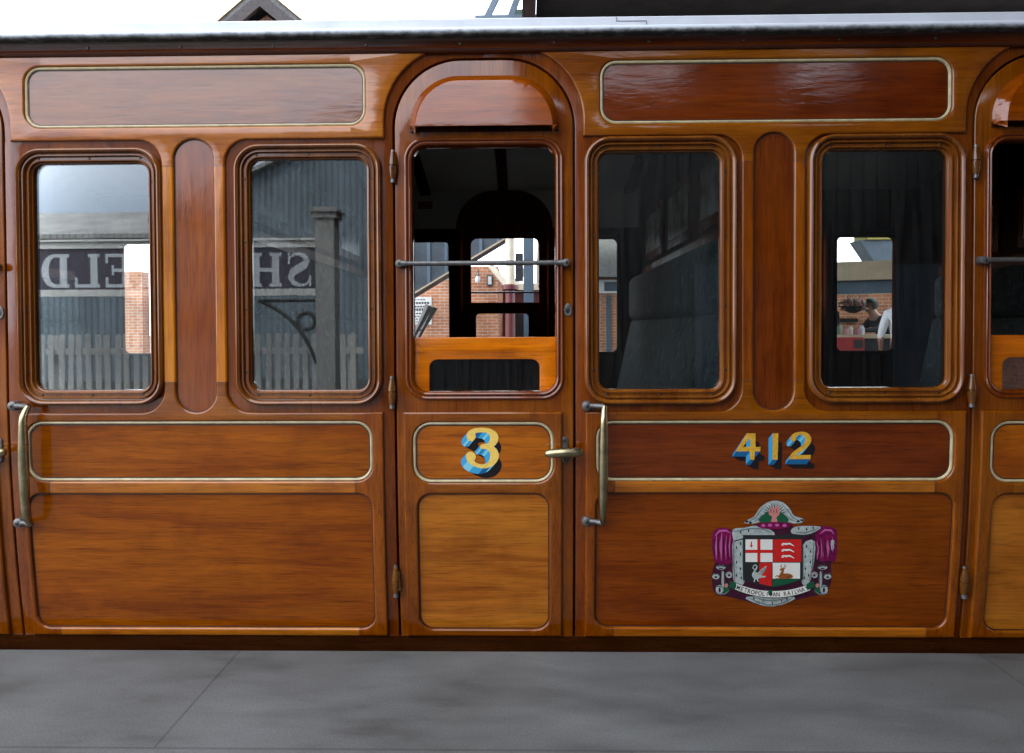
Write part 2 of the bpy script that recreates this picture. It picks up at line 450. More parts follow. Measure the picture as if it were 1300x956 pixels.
PROF_WIN = [(0, .016), (0, -.004), (.0012, -.009), (.005, -.0145), (.010, -.0165), (.015, -.0145), (.019, -.008), (.0205, .000), (.0255, .001), (.026, -.004), (.028, -.0075), (.0315, -.0075), (.034, -.003), (.0345, .005), (.0455, .005), (.046, .001), (.048, -.0025), (.0515, -.002), (.0535, .003), (.055, .009), (.0585, .011), (.060, .016), (.060, .036)]
screw_me = None
def screw(parent, x, y, z):
    global screw_me
    if screw_me is None:
        bm = bmesh.new()
        tube_bm(bm, [(0, .002, 0), (0, -.0018, 0), (0, -.0030, 0)], [.0052, .0052, .0034], 10)
        o = finish('screw', bm, M['screw'], parent); screw_me = o.data
    else:
        o = bpy.data.objects.new('screw', screw_me); COL.objects.link(o); o.parent = parent
    o.location = (x, y, z)
    return o
PROF_WIN = [(a * .90, b) for a, b in PROF_WIN]
def window(px, glass_px, side, label=None):
    x0, z0, x1, z1 = rect(*px, -.01)
    lp = rr(x0, z0, x1, z1, .092, 10)
    w = sweep('window', lp, PROF_WIN, M['mould'], car, .05)
    lpg = offset(lp, .0525)
    g = bmesh.new()
    poly_bm(g, [lpg], lambda x, z: (x, z), .019)
    ge = bmesh.ops.extrude_face_region(g, geom=g.faces[:])
    for e in ge['geom']:
        if isinstance(e, bmesh.types.BMVert): e.co.y += .005
    finish('glass', g, M['glass'], w, smooth=False)
    o = .040 * .90
    for t in (.15, .5, .85):
        screw(w, x0 + (x1 - x0) * t, .006, z1 - o); screw(w, x0 + (x1 - x0) * t, .006, z0 + o)
    for t in (.13, .37, .63, .87):
        screw(w, x0 + o, .006, z0 + (z1 - z0) * t); screw(w, x1 - o, .006, z0 + (z1 - z0) * t)
    if label: w['label'] = label
    return w, lp
def gilt_line(lp, d, parent, w=.0130):
    pr = [(0, d + .006), (0, d + .001), (w * .2, d - .005), (w * .5, d - .0068), (w * .8, d - .005), (w, d + .001), (w, d + .006)]
    return sweep('gilt_line', lp, pr, M['gilt'], parent)

def grime_shade(lp, d, parent, o0=-.004, o1=.004):  # edge strip: grime round the panels, painted shade inside the gilt lines
    return sweep('grime_shade_line', offset(ccw(lp), o0), [(0, d - .0004), ((o1 - o0) * .6, d - .0004), (o1 - o0, d - .0002)], M['grime_shade'], parent, .02)
def bay(side, xa, xb, q, sign):
    """side panelling between two doors centred at xa and xb; q = measured pixel boxes"""
    parts = []
    xga, xgb = xa + HG, xb - HG
    w1, lp1 = window(q['w1'], None, side); w2, lp2 = window(q['w2'], None, side)
    parts += [w1, w2]
    # base sheet
    out = [(xga, ZBOT), (xgb, ZBOT)]
    out += [(xgb, ZG - RG)] + [(xgb + RG - RG * math.cos(R(t)), ZG - RG + RG * math.sin(R(t))) for t in range(8, 91, 7)]
    out += [(xb, ZG), (xb, ZC + .06), (xa, ZC + .06), (xa, ZG)]
    out += [(xga - RG + RG * math.cos(R(t)), ZG - RG + RG * math.sin(R(t))) for t in range(90, -1, -6)]
    b = plate('body_panel', out, [offset(ccw(lp1), .030), offset(ccw(lp2), .030)], .010, .045, M['base'], car, er=.003, nb=2)
    parts.append(b)

    # raised framing
    ex0, ez0, ex1, ez1 = rect(*q['eaves']); ev = rr(ex0, ez0, ex1, ez1, .056)
    px0, pz0, px1, pz1 = rect(*q['pillar']); pv = rr(px0, pz0, px1, pz1, (px1 - px0) / 2 - .001, 12)
    wx0, wz0, wx1, wz1 = rect(*q['waist']); wv = rr(wx0, wz0, wx1, wz1, .060)
    lx0, lz0, lx1, lz1 = rect(*q['lower']); lv = rr(lx0, lz0, lx1, lz1, .050)
    fx0, _, fx1, _ = rect(*q['plate'])
    ra, rb = P(q['rec'][0], 350).x, P(q['rec'][1], 350).x
    rc = .082; RA = .262
    o = [(fx0, ZPB), (fx1, ZPB), (fx1, ZS)]
    o += [(rb + rc, ZS)] + arc(rb + rc, ZS + rc, rc, 270, 180)
    o += arc(rb + rc, ZR - rc, rc, 180, 90)
    o += [(xb - HWo, ZR), (xb - HWo, ZA - RA)]
    for t in range(6, 91, 6):
        x, z = xb - HWo + RA - RA * math.cos(R(t)), ZA - RA + RA * math.sin(R(t))
        if z > ZC + .004: break
        o.append((x, z))
    dx = RA - math.sqrt(max(0, RA * RA - (ZC + .004 - ZA + RA) ** 2))
    o += [(xb - HWo + dx, ZC + .004), (xa + HWo - dx, ZC + .004)]
    aa = []
    for t in range(6, 91, 6):
        x, z = xa + HWo - RA + RA * math.cos(R(t)), ZA - RA + RA * math.sin(R(t))
        if z > ZC + .004: break
        aa.append((x, z))
    o += aa[::-1] + [(xa + HWo, ZA - RA), (xa + HWo, ZR)]
    o += arc(ra - rc, ZR - rc, rc, 90, 0) + arc(ra - rc, ZS + rc, rc, 0, -90)
    o += [(fx0, ZS)]
    jl, jr = fx0 + .105, fx1 - .105
    zj = P(614, 208).z; zk = P(614, 484).z; zup = P(614, 120).z
    zwm = P(614, 619).z
    zlo = P(614, 690).z
    def asg(x, z):
        if z < ZS and (abs(x - jl) < jw or abs(x - jr) < jw) or (abs(z - zj) < jw or abs(z - zk) < jw): return 5
        if z < ZS - .001:
            if x < jl or x > jr: return 1
            if z > wz1 - .002: return 0
            if z < lz0 + .01: return 2
            return 2
        if z < zj and z > zk: return 3
        if z > zup: return 4
        return 0 if z < zk else 4
    jw = .0011
    cuts = [((j + e_, 0, 0), (1, 0, 0)) for j in (jl, jr) for e_ in (-jw, jw)] + [((0, 0, j + e_), (0, 0, 1)) for j in (zj, zk) for e_ in (-jw, jw)] + [((0, 0, ZS), (0, 0, 1))]
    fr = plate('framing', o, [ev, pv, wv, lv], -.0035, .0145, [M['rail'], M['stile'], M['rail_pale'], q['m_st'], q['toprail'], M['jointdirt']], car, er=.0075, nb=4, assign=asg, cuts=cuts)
    parts.append(fr)
    def inset(nm, lp, mat, grow=.012):
        lp = offset(ccw(lp), -grow)
        return plate(nm, lp, [], .0075, .002, mat, car, er=.0005, nb=1)
    e = inset('eaves_panel', ev, q['m_eaves']); gilt_line(offset(ccw(ev), -.002), .0075, e)
    p = inset('pillar_panel', pv, q['m_pillar'])
    w = inset('waist_panel', wv, q['m_waist']); gilt_line(offset(ccw(wv), -.002), .0075, w)
    l = inset('lower_panel', lv, q['m_lower'])
    for lp_, pn, gw in ((ev, e, .0135), (wv, w, .0145), (pv, p, .0035), (lv, l, .0045)): grime_shade(lp_, .0075, pn, -.004, gw)
    parts += [e, p, w, l]
    # grab handle
    gx, gz0, gz1, bx = q['grab']
    pt = P(gx, gz0, -.05); pb = P(gx + (4 if side == 'L' else -2), gz1, -.05)
    zt, zb = pt.z, pb.z; X = pt.x
    pts = []; rad = []
    for k in range(25):
        t = k / 24; z = zt + (zb - zt) * t
        bow = math.sin(math.pi * t)
        y0 = T(z)
        edge = min(1, min(t, 1 - t) / .06)
        pts.append((X + (pb.x - X) * t + .004 * (1 - edge), y0 - .030 - .020 * math.sin(math.pi * min(.5, min(t, 1 - t) * 4)) , z)); rad.append(.0095 + .0080 * bow ** .7)
    h = tube('grab_handle', pts, rad, M['brass'], car, 14)
    bxw = P(bx, gz0, -.01).x
    for (zz, xx) in ((zt, X), (zb, pb.x)):
        y0 = T(zz)
        bm = bmesh.new()
        tube_bm(bm, [(bxw, y0 + .010, zz), (bxw, y0 - .014, zz), (bxw, y0 - .018, zz)], [.0175, .0165, .009], 14)
        tube_bm(bm, [(bxw, y0 - .006, zz), (bxw + (xx - bxw) * .55, y0 - .012, zz), (xx - .004, y0 - .026, zz), (xx + .004, y0 - .032, zz)], [.011, .009, .010, .0095], 10)
        finish('bracket', bm, M['iron'], h, 40)
        screw(h, bxw, y0 - .0185, zz)
    parts.append(h)
    return dict(parts=parts, waist=w, lower=l, pz=(px0 + px1) / 2, lp1=lp1, lp2=lp2)

qL = dict(w1=(20, 187, 205, 515), w2=(297, 181.5, 484, 515), eaves=(31, 83, 464, 161), pillar=(222, 176.5, 273, 523.5), waist=(34, 535, 473, 611),
          lower=(41, 627, 474, 797), plate=(31, 525, 489, 808), rec=(206.5, 287), grab=(29, 517, 668, 16), toprail=M['rail_pale'], m_st=M['stile_lit'],
          m_eaves=M['panel_up'], m_pillar=M['panel_v'], m_waist=M['panel'], m_lower=M['panel'])
qR = dict(w1=(742, 172, 936, 514), w2=(1027, 169, 1226, 512), eaves=(762, 74.5, 1209, 155), pillar=(957, 168, 1008, 521), waist=(757, 534, 1211, 611),
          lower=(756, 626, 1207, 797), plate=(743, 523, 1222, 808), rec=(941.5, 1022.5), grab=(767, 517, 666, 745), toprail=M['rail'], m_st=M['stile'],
          m_eaves=M['panel_red'], m_pillar=M['panel_v_red'], m_waist=M['panel_red'], m_lower=M['panel'])
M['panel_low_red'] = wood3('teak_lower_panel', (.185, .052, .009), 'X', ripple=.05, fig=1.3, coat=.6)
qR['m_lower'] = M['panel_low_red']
BL = bay('L', XL, XM, qL, 1)
BR = bay('R', XM, XR, qR, 1)

# --- middle door
dparts = []
hd = HG - .0075                         # half width of the door leaf
dout = rr(XM - hd, ZPB - .03, XM + hd, ZG - .0075, (.003, .003, RG - .0075, RG - .0075), 14)
ox0, oz0, ox1, oz1 = rect(523, 183, 706, 498, .0)
oplp = rr(ox0, oz0, ox1, oz1, .052, 8)
door = plate('door', dout, [oplp], .010, .040, M['door_stile'], car, er=.004, nb=3)
# moulding round the door light
sweep('light_moulding', offset(ccw(oplp), -.028), [(0, .012), (0, .008), (.002, .003), (.007, .0005), (.012, .003), (.0135, .008), (.0165, .008), (.0175, .004), (.021, .0015), (.0255, .004), (.0285, .010), (.030, .024), (.030, .050)], M['mould_dark'], door)
jo = rr(XM - hd - .022, ZPB - .03, XM + hd + .022, ZG + .012, (.003, .003, RG + .012, RG + .012), 14)
ji = rr(XM - hd + .03, ZPB + .01, XM + hd - .03, ZG - .035, (.003, .003, RG - .035, RG - .035), 14)
plate('door_jamb', jo, [ji], .056, .012, M['black'], door, er=.001, nb=1)
# hood over the ventilator
hx0, hz0, hx1, hz1 = rect(519, 92, 710, 161, -.02)
hr = .20
hood = rr(hx0, hz0, hx1, hz1, (.003, .003, .172, .172), 14)
bm = bmesh.new()
hl = resample(ccw(hood), .02)
def hood_y(z):
    t = (hz1 - z) / (hz1 - hz0)
    return -.006 - .030 * (1 - max(0.0, 1 - t) ** 1.5)
def hoff(o):
    return [(p[0], hz0 + (p[1] - hz0 - o) * (hz1 - o - hz0) / max(1e-6, hz1 - 2 * o - hz0)) for p in offset(hl, o)]
rings = []
for (o_, k) in ((0, 0), (.0, .12), (.006, .34), (.014, .66), (.0215, .93), (.024, 1.0)):
    q = hoff(o_); rings.append([bm.verts.new((p[0], .012 + (hood_y(p[1]) - .012) * k, p[1])) for p in q])
n = len(hl)
for r0, r1 in zip(rings, rings[1:]):
    for i in range(n): bm.faces.new((r0[i], r0[(i + 1) % n], r1[(i + 1) % n], r1[i]))
zsl = None
v, tris = fill([hoff(.024)])
bv = [bm.verts.new((p.x, hood_y(p.y), p.y)) for p in v]
for t in tris: bm.faces.new([bv[i] for i in t])
bmesh.ops.remove_doubles(bm, verts=bm.verts[:], dist=1e-5)
z_ = hz0 + .006
while z_ < hz1 - .03:
    bmesh.ops.bisect_plane(bm, geom=bm.verts[:] + bm.edges[:] + bm.faces[:], dist=1e-5, plane_co=(0, 0, z_), plane_no=(0, 0, 1)); z_ += .012
ins = hoff(.0238)
for v in bm.verts:
    if inside((v.co.x, v.co.z), ins): v.co.y = hood_y(v.co.z)
M['hood'] = wood3('teak_hood', (.24, .072, .014), 'X', ripple=.07)
finish('ventilator_hood', bm, M['hood'], door, 30)
# dark ventilator slot under the hood
sx0, sz0, sx1, sz1 = rect(520, 160, 709, 167, .004)
box('ventilator_slot', (sx0, .0035, sz0), (sx1, .014, sz1), M['sole'], door, .001)
# lower framing of the door
dfx0, _, dfx1, dfz1 = rect(513.5, 523, 714, 808)
dwx = rect(524.5, 536, 703, 613); dlx = rect(531.5, 627, 697.5, 799)
dwv = rr(*dwx, .064); dlv = rr(*dlx, .052)
dj0, dj1 = dfx0 + .118, dfx1 - .118
fr = plate('door_framing', rr(dfx0, ZPB, dfx1, dfz1, .002), [dwv, dlv], -.0035, .0145, [M['door_stile'], M['rail']], door, er=.0075, nb=4,
           assign=lambda x, z: 0 if (x < dj0 or x > dj1) else 1, cuts=[((dj0, 0, 0), (1, 0, 0)), ((dj1, 0, 0), (1, 0, 0))])
dw = plate('waist_panel', offset(ccw(dwv), -.012), [], .0075, .002, M['door_waist'], door, er=.0005, nb=1)
gilt_line(offset(ccw(dwv), -.002), .0075, door)
grime_shade(dwv, .0075, door, -.004, .0145)
grime_shade(dlv, .0075, door, -.004, .0045)
plate('lower_panel', offset(ccw(dlv), -.012), [], .0075, .002, M['door_panel'], door, er=.0005, nb=1)
# drop sash
szt = P(614, 428, .045).z
gx = rect(546, 456, 685, 496, .045)
gout = rr(ox0 - .012, oz0 - .06, ox1 + .012, szt, .004)
gl = rr(gx[0], oz0 - .05, gx[2], gx[3], (.002, .002, .030, .030))
plate('drop_sash', gout, [gl], .030, .022, M['sash'], door, er=.003, nb=2)
g = bmesh.new(); poly_bm(g, [offset(ccw(gl), -.006)], lambda x, z: (x, z), .040)
ge = bmesh.ops.extrude_face_region(g, geom=g.faces[:])
for e in ge['geom']:
    if isinstance(e, bmesh.types.BMVert): e.co.y += .005
finish('sash_glass', g, M['glass'], door, smooth=False)
box('door_inner_lining', (ox0 - .03, .0525, ZW - .12), (ox1 + .03, .060, oz0 + .004), M['inner'], door)
# security bar
a, b_ = P(507, 334.5, -.015), P(719, 333.5, -.015); zb_ = (a.z + b_.z) / 2
bm = bmesh.new(); tube_bm(bm, [(a.x + .01, -.014, zb_), (XM, -.014, zb_), (b_.x - .01, -.014, zb_)], .0088, 12)
for x in (a.x, b_.x):
    tube_bm(bm, [(x, .010, zb_), (x, -.016, zb_), (x, -.022, zb_), (x, -.024, zb_)], [.0155, .0150, .0125, .006], 16)
    sg = 1 if x < XM else -1
    tube_bm(bm, [(x, -.012, zb_), (x + sg * .020, -.014, zb_), (x + sg * .035, -.014, zb_)], [.0125, .0105, .0078], 12)
sb = finish('security_bar', bm, M['iron'], door, 40)
for x in (a.x, b_.x): screw(sb, x, -.0235, zb_)
# keyhole
c = P(721.5, 394, .0)
bm = bmesh.new()
out = [(c.x + .0145 * math.cos(t) * (1 if True else 0), c.z + (.026 if math.sin(t) > 0 else .022) * math.sin(t)) for t in [2 * math.pi * k / 28 for k in range(28)]]
hole = [(c.x + .0075 * math.cos(2 * math.pi * k / 16), c.z - .004 + .0075 * math.sin(2 * math.pi * k / 16)) for k in range(16)]
bm = plate_bm(out, [hole], .0055, .006, .002, 2)
kh = finish('lock_plate', bm, M['iron'], door)
bm = bmesh.new(); tube_bm(bm, [(c.x, .0105, c.z - .004), (c.x, .0095, c.z - .004)], .0074, 16); finish('keyhole', bm, M['black'], kh)
# brass T handle
c = P(717, 575, -.03); yt = T(c.z)
bm = bmesh.new()
pl = rr(c.x - .014, c.z - .042, c.x + .014, c.z + .052, .0135, 8)
pb_ = plate_bm(pl, [], yt + .003, .008, .003, 2)
hp = finish('handle_plate', pb_, M['iron'], door)
screw(hp, c.x, yt + .0025, c.z + .038); screw(hp, c.x, yt + .0025, c.z - .030)
bm = bmesh.new()
tube_bm(bm, [(c.x, yt + .004, c.z), (c.x, yt - .040, c.z)], [.013, .010], 14)
xs = [-.067, -.066, -.062, -.05, -.03, 0, .03, .05, .062, .066, .067]
rs = [.001, .008, .012, .0150, .0165, .0175, .0175, .0165, .0130, .008, .001]
tube_bm(bm, [(c.x - .003 + x, yt - .040 - .006 * math.cos(x * 20), c.z + .0025 + .05 * x) for x in xs], rs, 14)
finish('door_handle', bm, M['brass'], door, 50)
# hinges
for (hpx, hpy) in ((498.5, 211), (497.5, 498), (502.5, 738)):
    c = P(hpx, hpy, -.006); yt = T(c.z)
    low = hpy > 700
    bm = bmesh.new()
    zz = [1.3 * k for k in (.040, .038, .030, .018, .004, .003, -.001, -.002, -.014, -.026, -.034, -.036)]
    r_ = [1.12 * k for k in (.003, .007, .0085, .0115, .0135, .0108, .0108, .0135, .0125, .0105, .009, .004)]
    tube_bm(bm, [(c.x, yt - .003 + (T(c.z + z) - yt), c.z + z) for z in zz], r_, 14)
    if low: bar_bm(bm, (c.x + .008, yt - .001, c.z + .034), (c.x + .012, yt + .002, c.z - .034), .012, .016)
    hg = finish('hinge', bm, M['hingewood'], door, 40)
    bm = bmesh.new(); tube_bm(bm, [(c.x, yt - .003, c.z - .045), (c.x, yt - .003, c.z - .058)], [.0085, .0095], 12)
    finish('hinge_pin', bm, M['iron'], hg)
    tube('hinge_cap', [(c.x, yt - .003, c.z + .050), (c.x, yt - .003, c.z + .058)], [.0075, .006], M['iron'], hg, 12)

# --- painted numerals
M['pyellow'] = plain('cream_yellow_paint', (.74, .50, .11), .35, noise=.25, nscale=120, coat=.25)
M['porange'] = plain('gold_paint', (.62, .34, .035), .35, noise=.35, nscale=90, coat=.25)
M['pb1'] = plain('pale_blue_paint', (.17, .46, .56), .35, coat=.25)
M['pb2'] = plain('mid_blue_paint', (.04, .27, .46), .35, coat=.25)
M['pb3'] = plain('deep_blue_paint', (.012, .09, .20), .35, coat=.25)
M['pblk'] = plain('black_paint', (.012, .010, .011), .35, coat=.25)
def numeral(loops, org, sc, d, parent, off1, off2, face):
    """loops in zoom-crop units; block letter shaded blue to the lower left, black cast to the lower right (all painted)"""
    def f(x, y):
        p = P(org[0] + x / sc, org[1] + y / sc, d); return (p.x, p.z)
    bm = bmesh.new()
    lw = [ccw(clean([f(*p[:2]) for p in lp])) for lp in loops]
    e0 = Vector(f(0, 0)); o1 = Vector(f(*off1)) - e0; o2 = Vector(f(*off2)) - e0
    v, tris = fill(lw)
    bv = [bm.verts.new((p.x, d - .0016, p.y)) for p in v]
    for t in tris: bm.faces.new([bv[i] for i in t]).material_index = 0
    def block(oa, ob, ya, yb, black):
        for li, lp in enumerate(lw):
            n = len(lp)
            A = [bm.verts.new((p[0] + oa.x, ya, p[1] + oa.y)) for p in lp]
            B = [bm.verts.new((p[0] + ob.x, yb, p[1] + ob.y)) for p in lp]
            for i in range(n):
                j = (i + 1) % n
                fc = bm.faces.new((A[i], A[j], B[j], B[i]))
                if black: fc.material_index = 4; continue
                ed = Vector(lp[j]) - Vector(lp[i]); nn = Vector((ed.y, -ed.x)).normalized()
                if li > 0: nn = -nn
                a_ = math.degrees(math.atan2(nn.y, nn.x)) % 360
                # left-facing sides pale, undersides deeper, slanted ends palest
                if a_ > 290 or a_ < 20: mi = 1
                elif a_ > 245: mi = 2 if a_ < 268 else 3
                elif a_ > 215: mi = 1
                elif a_ > 150: mi = 2
                else: mi = 3
                fc.material_index = mi
    z0 = Vector((0, 0))
    block(z0, o1, d - .0016, d - .0009, False)
    block(o1, o2, d - .0009, d - .0002, True)
    bend(bm, .012)
    return finish('numeral', bm, [face, M['pb1'], M['pb2'], M['pb3'], M['pblk']], parent, smooth=False)
three = catmull([(460, 215), (468, 262), (440, 305), (400, 320), (358, 298), (343, 255), (352, 210), (390, 170), (455, 146), (560, 137), (655, 150), (730, 188), (770, 245), (770, 305), (748, 352), (705, 388, 's'), (752, 430), (780, 500), (768, 565), (730, 622), (675, 663), (600, 684), (520, 680), (440, 655), (380, 615), (345, 570), (334, 520), (352, 475), (395, 458), (440, 474), (468, 515), (462, 560), (442, 583, 's'), (480, 612), (530, 627), (585, 628), (632, 600), (658, 550), (660, 495), (645, 452), (610, 428), (560, 424), (532, 410), (526, 380), (560, 358), (615, 354), (650, 320), (660, 275), (645, 230), (610, 207), (560, 200), (505, 203)])
def swap_door_d(): return .0075
numeral([three], (560, 530), 10.625, .0070, door, (-66, 76), (38, 133), M['pyellow'])
four = [(330, 150, 's'), (440, 150, 's'), (440, 322, 's'), (505, 322, 's'), (498, 380, 's'), (434, 380, 's'), (425, 485, 's'), (368, 485, 's'), (370, 380, 's'), (195, 380, 's'), (205, 345, 's')]
four_in = [(372, 205, 's'), (372, 322, 's'), (280, 322, 's')]
one = [(656, 150, 's'), (730, 150, 's'), (720, 485, 's'), (655, 485, 's')]
two = [(955, 225), (937, 248), (905, 250), (884, 222), (892, 182), (930, 150), (990, 132), (1050, 132), (1112, 155), (1146, 205), (1142, 260), (1112, 310), (1060, 355), (1000, 395), (945, 425, 's'), (1140, 425, 's'), (1138, 478, 's'), (868, 478, 's'), (880, 432), (920, 385), (980, 340), (1035, 300), (1064, 255), (1066, 212), (1045, 182), (1005, 170), (966, 187)]
for lps in ([four, four_in], [one], [catmull(two)]):
    numeral(lps, (915, 535), 10.0, .0070, BR['waist'], (-50, 66), (52, 122), M['porange'])

# --- painted coat of arms
CM = [plain('arms_maroon', (.055, .012, .028), .4, coat=.2, noise=.5, nscale=90), plain('arms_purple', (.17, .008, .062), .4, coat=.2, noise=.5, nscale=60), plain('arms_lilac', (.40, .085, .24), .4, coat=.2),
      plain('arms_white', (.40, .45, .42), .4, coat=.2, noise=.45, nscale=70), plain('arms_dark', (.020, .022, .022), .4, coat=.2), plain('arms_red', (.50, .018, .016), .4, coat=.2, noise=.2, nscale=60),
      plain('arms_green', (.012, .075, .035), .4, coat=.2), plain('arms_pink', (.45, .17, .15), .4, coat=.2), plain('arms_brown', (.24, .075, .018), .4, coat=.2), plain('arms_bone', (.62, .60, .54), .4, coat=.2), plain('arms_grey', (.13, .155, .15), .4, coat=.2)]
MAR, PUR, LIL, WHT, BLK, REDc, GRN, PNK, BRN, BON, GRY = range(11)
cd = .0072
def fc(x, y):
    p = P(890 + x / 5.974, 620 + y / 5.974, .007); return (p.x, p.z)
cbm = bmesh.new(); lay = [0]
def C_(pts, mi, smooth=True):
    lay[0] += 1
    poly_bm(cbm, [catmull(pts, 3) if smooth else pts], fc, cd - .000022 * lay[0], mi)
def ell(cx, cy, rx, ry, mi, rot=0, n=14):
    C_([(cx + rx * math.cos(a) * math.cos(rot) - ry * math.sin(a) * math.sin(rot), cy + rx * math.cos(a) * math.sin(rot) + ry * math.sin(a) * math.cos(rot)) for a in [2 * math.pi * k / n for k in range(n)]], mi, False)
def stroke(pts, w, mi):
    L_, R_ = [], []
    for i, p in enumerate(pts):
        a = Vector(pts[max(i - 1, 0)][:2]); b = Vector(pts[min(i + 1, len(pts) - 1)][:2]); t = (b - a).normalized(); nn = Vector((-t.y, t.x))
        ww = w if not isinstance(w, (list, tuple)) else w[i]
        L_.append((p[0] + nn.x * ww / 2, p[1] + nn.y * ww / 2)); R_.append((p[0] - nn.x * ww / 2, p[1] - nn.y * ww / 2))
    C_(L_ + R_[::-1], mi, False)
mir = lambda pts: [(1070 - x, y) for x, y in pts]
C_([(88, 345), (140, 300), (235, 318), (330, 298), (420, 272), (520, 255), (640, 255), (700, 290), (790, 284), (900, 288), (1000, 300), (1032, 350), (1022, 540), (985, 570), (990, 690), (955, 785), (880, 812), (700, 852), (600, 890), (520, 898), (440, 884), (330, 852), (200, 820), (105, 800), (82, 690), (92, 600), (108, 545), (84, 450)], MAR)
lp_ = [(90, 340), (150, 298), (238, 325), (250, 420), (236, 562), (112, 562), (84, 450)]
C_(lp_, PUR); C_([(868, 345), (905, 290), (1000, 298), (1032, 352), (1022, 540), (962, 548), (900, 545), (872, 450)], PUR)
for (x, y0, y1, w) in ((112, 350, 540, 14), (150, 330, 550, 20), (185, 360, 540, 9), (215, 350, 520, 12)):
    stroke([(x + 8, y0), (x, (y0 + y1) / 2), (x + 4, y1)], [2, w, 3], LIL)
for (x, y0, y1, w) in ((885, 400, 540, 16), (915, 380, 530, 8), (965, 390, 520, 18), (1003, 370, 480, 8)):
    stroke([(x - 6, y0), (x, (y0 + y1) / 2), (x - 4, y1)], [2, w, 3], LIL)
stroke([(900, 345), (940, 315), (985, 318), (1010, 350)], [4, 16, 14, 3], LIL)
stroke([(105, 360), (140, 322), (190, 320), (225, 340)], [4, 16, 14, 3], LIL)
C_([(985, 400), (1010, 395), (1015, 440), (990, 470)], WHT)
for (x, y0, y1, w) in ((130, 340, 545, 12), (170, 345, 555, 11), (202, 350, 540, 9), (228, 380, 540, 10), (98, 380, 520, 9)):
    stroke([(x + 6, y0), (x - 2, (y0 + y1) / 2), (x + 5, y1)], [2, w, 3], MAR)
for (x, y0, y1, w) in ((900, 390, 535, 9), (940, 370, 540, 13), (985, 430, 535, 10), (1012, 390, 500, 9), (880, 420, 500, 8)):
    stroke([(x - 5, y0), (x + 2, (y0 + y1) / 2), (x - 4, y1)], [2, w, 3], MAR)
for (x, y, l_) in ((120, 470, 40), (145, 420, 30), (190, 460, 36), (215, 430, 28), (892, 470, 36), (955, 440, 40), (1000, 450, 30), (925, 500, 24)):
    stroke([(x, y - l_), (x - 2, y), (x + 2, y + l_)], [1, 6, 1], LIL)
# ermine
C_([(240, 312), (330, 298), (430, 282), (540, 322), (545, 362), (400, 362), (330, 372), (255, 400)], WHT)
C_([(690, 305), (750, 286), (905, 290), (862, 330), (780, 352), (690, 342)], WHT)
C_([(245, 388), (322, 372), (327, 715), (252, 715), (240, 560)], WHT); C_([(765, 440), (862, 402), (850, 600), (822, 710), (765, 718)], WHT)
C_([(345, 822), (705, 822), (640, 872), (560, 893), (500, 893), (415, 872)], WHT)
for (x, y) in ((268, 450), (300, 500), (270, 560), (298, 610), (268, 660), (305, 680), (300, 420), (800, 440), (830, 480), (790, 520), (828, 560), (790, 610), (815, 660), (782, 680), (400, 835), (470, 850), (540, 872), (610, 850), (440, 868), (650, 838), (740, 305), (800, 312), (850, 300), (300, 330), (360, 320)):
    stroke([(x, y - 14), (x, y), (x - 1, y + 12)], [3, 12, 2], BLK)
for pts in ([(316, 376), (318, 540), (320, 712)], [(248, 395), (246, 560), (256, 712)], [(772, 440), (770, 580), (772, 715)], [(855, 405), (843, 600), (818, 706)]):
    stroke(pts, [6, 13, 5], GRY)
for pts in ([(245, 330), (300, 318), (380, 304), (470, 308), (540, 340)], [(700, 330), (780, 338), (850, 318), (900, 296)], [(360, 828), (420, 858), (500, 884), (580, 882), (660, 850), (698, 826)], [(400, 824), (470, 846), (540, 852), (610, 842), (660, 824)]):
    stroke(pts, [3] + [10] * (len(pts) - 2) + [3], GRY)
stroke([(250, 400), (330, 378), (540, 368), (690, 348), (790, 358), (862, 340)], 9, BLK)
# lower folds with white and green knots
for mm in (lambda x: x, lambda x: 1070 - x):
    for (x, y, rx, ry, mi) in ((150, 598, 36, 17, WHT), (112, 668, 28, 20, WHT), (212, 655, 26, 24, WHT), (165, 690, 12, 66, WHT), (140, 765, 30, 34, WHT), (190, 770, 22, 30, GRN), (230, 730, 22, 26, GRN), (112, 672, 12, 8, MAR), (212, 658, 10, 10, MAR), (150, 606, 18, 5, MAR), (190, 735, 14, 16, PNK), (140, 770, 9, 20, MAR)):
        ell(mm(x), y, rx, ry, mi)
for mm in (lambda x: x, lambda x: 1070 - x):
    for pts, w_, c_ in (([(110, 570), (128, 590), (150, 585), (180, 592), (205, 572)], 8, BLK), ([(90, 640), (104, 652), (128, 650), (142, 672)], 7, GRY), ([(236, 632), (222, 640), (200, 640), (190, 664)], 7, GRY), ([(152, 620), (158, 690), (160, 750)], 4, GRY), ([(176, 622), (172, 690), (176, 752)], 5, BLK), ([(110, 730), (124, 742), (150, 740), (168, 764)], 7, GRN), ([(104, 790), (140, 800), (180, 798), (214, 770)], 9, GRY), ([(200, 700), (214, 716), (208, 748)], 7, BLK), ([(100, 700), (118, 712), (140, 706)], 8, BLK), ([(236, 590), (228, 620), (240, 700)], 6, PUR)):
        stroke([(mm(x), y) for x, y in pts], [2] + [w_] * (len(pts) - 2) + [2], c_)
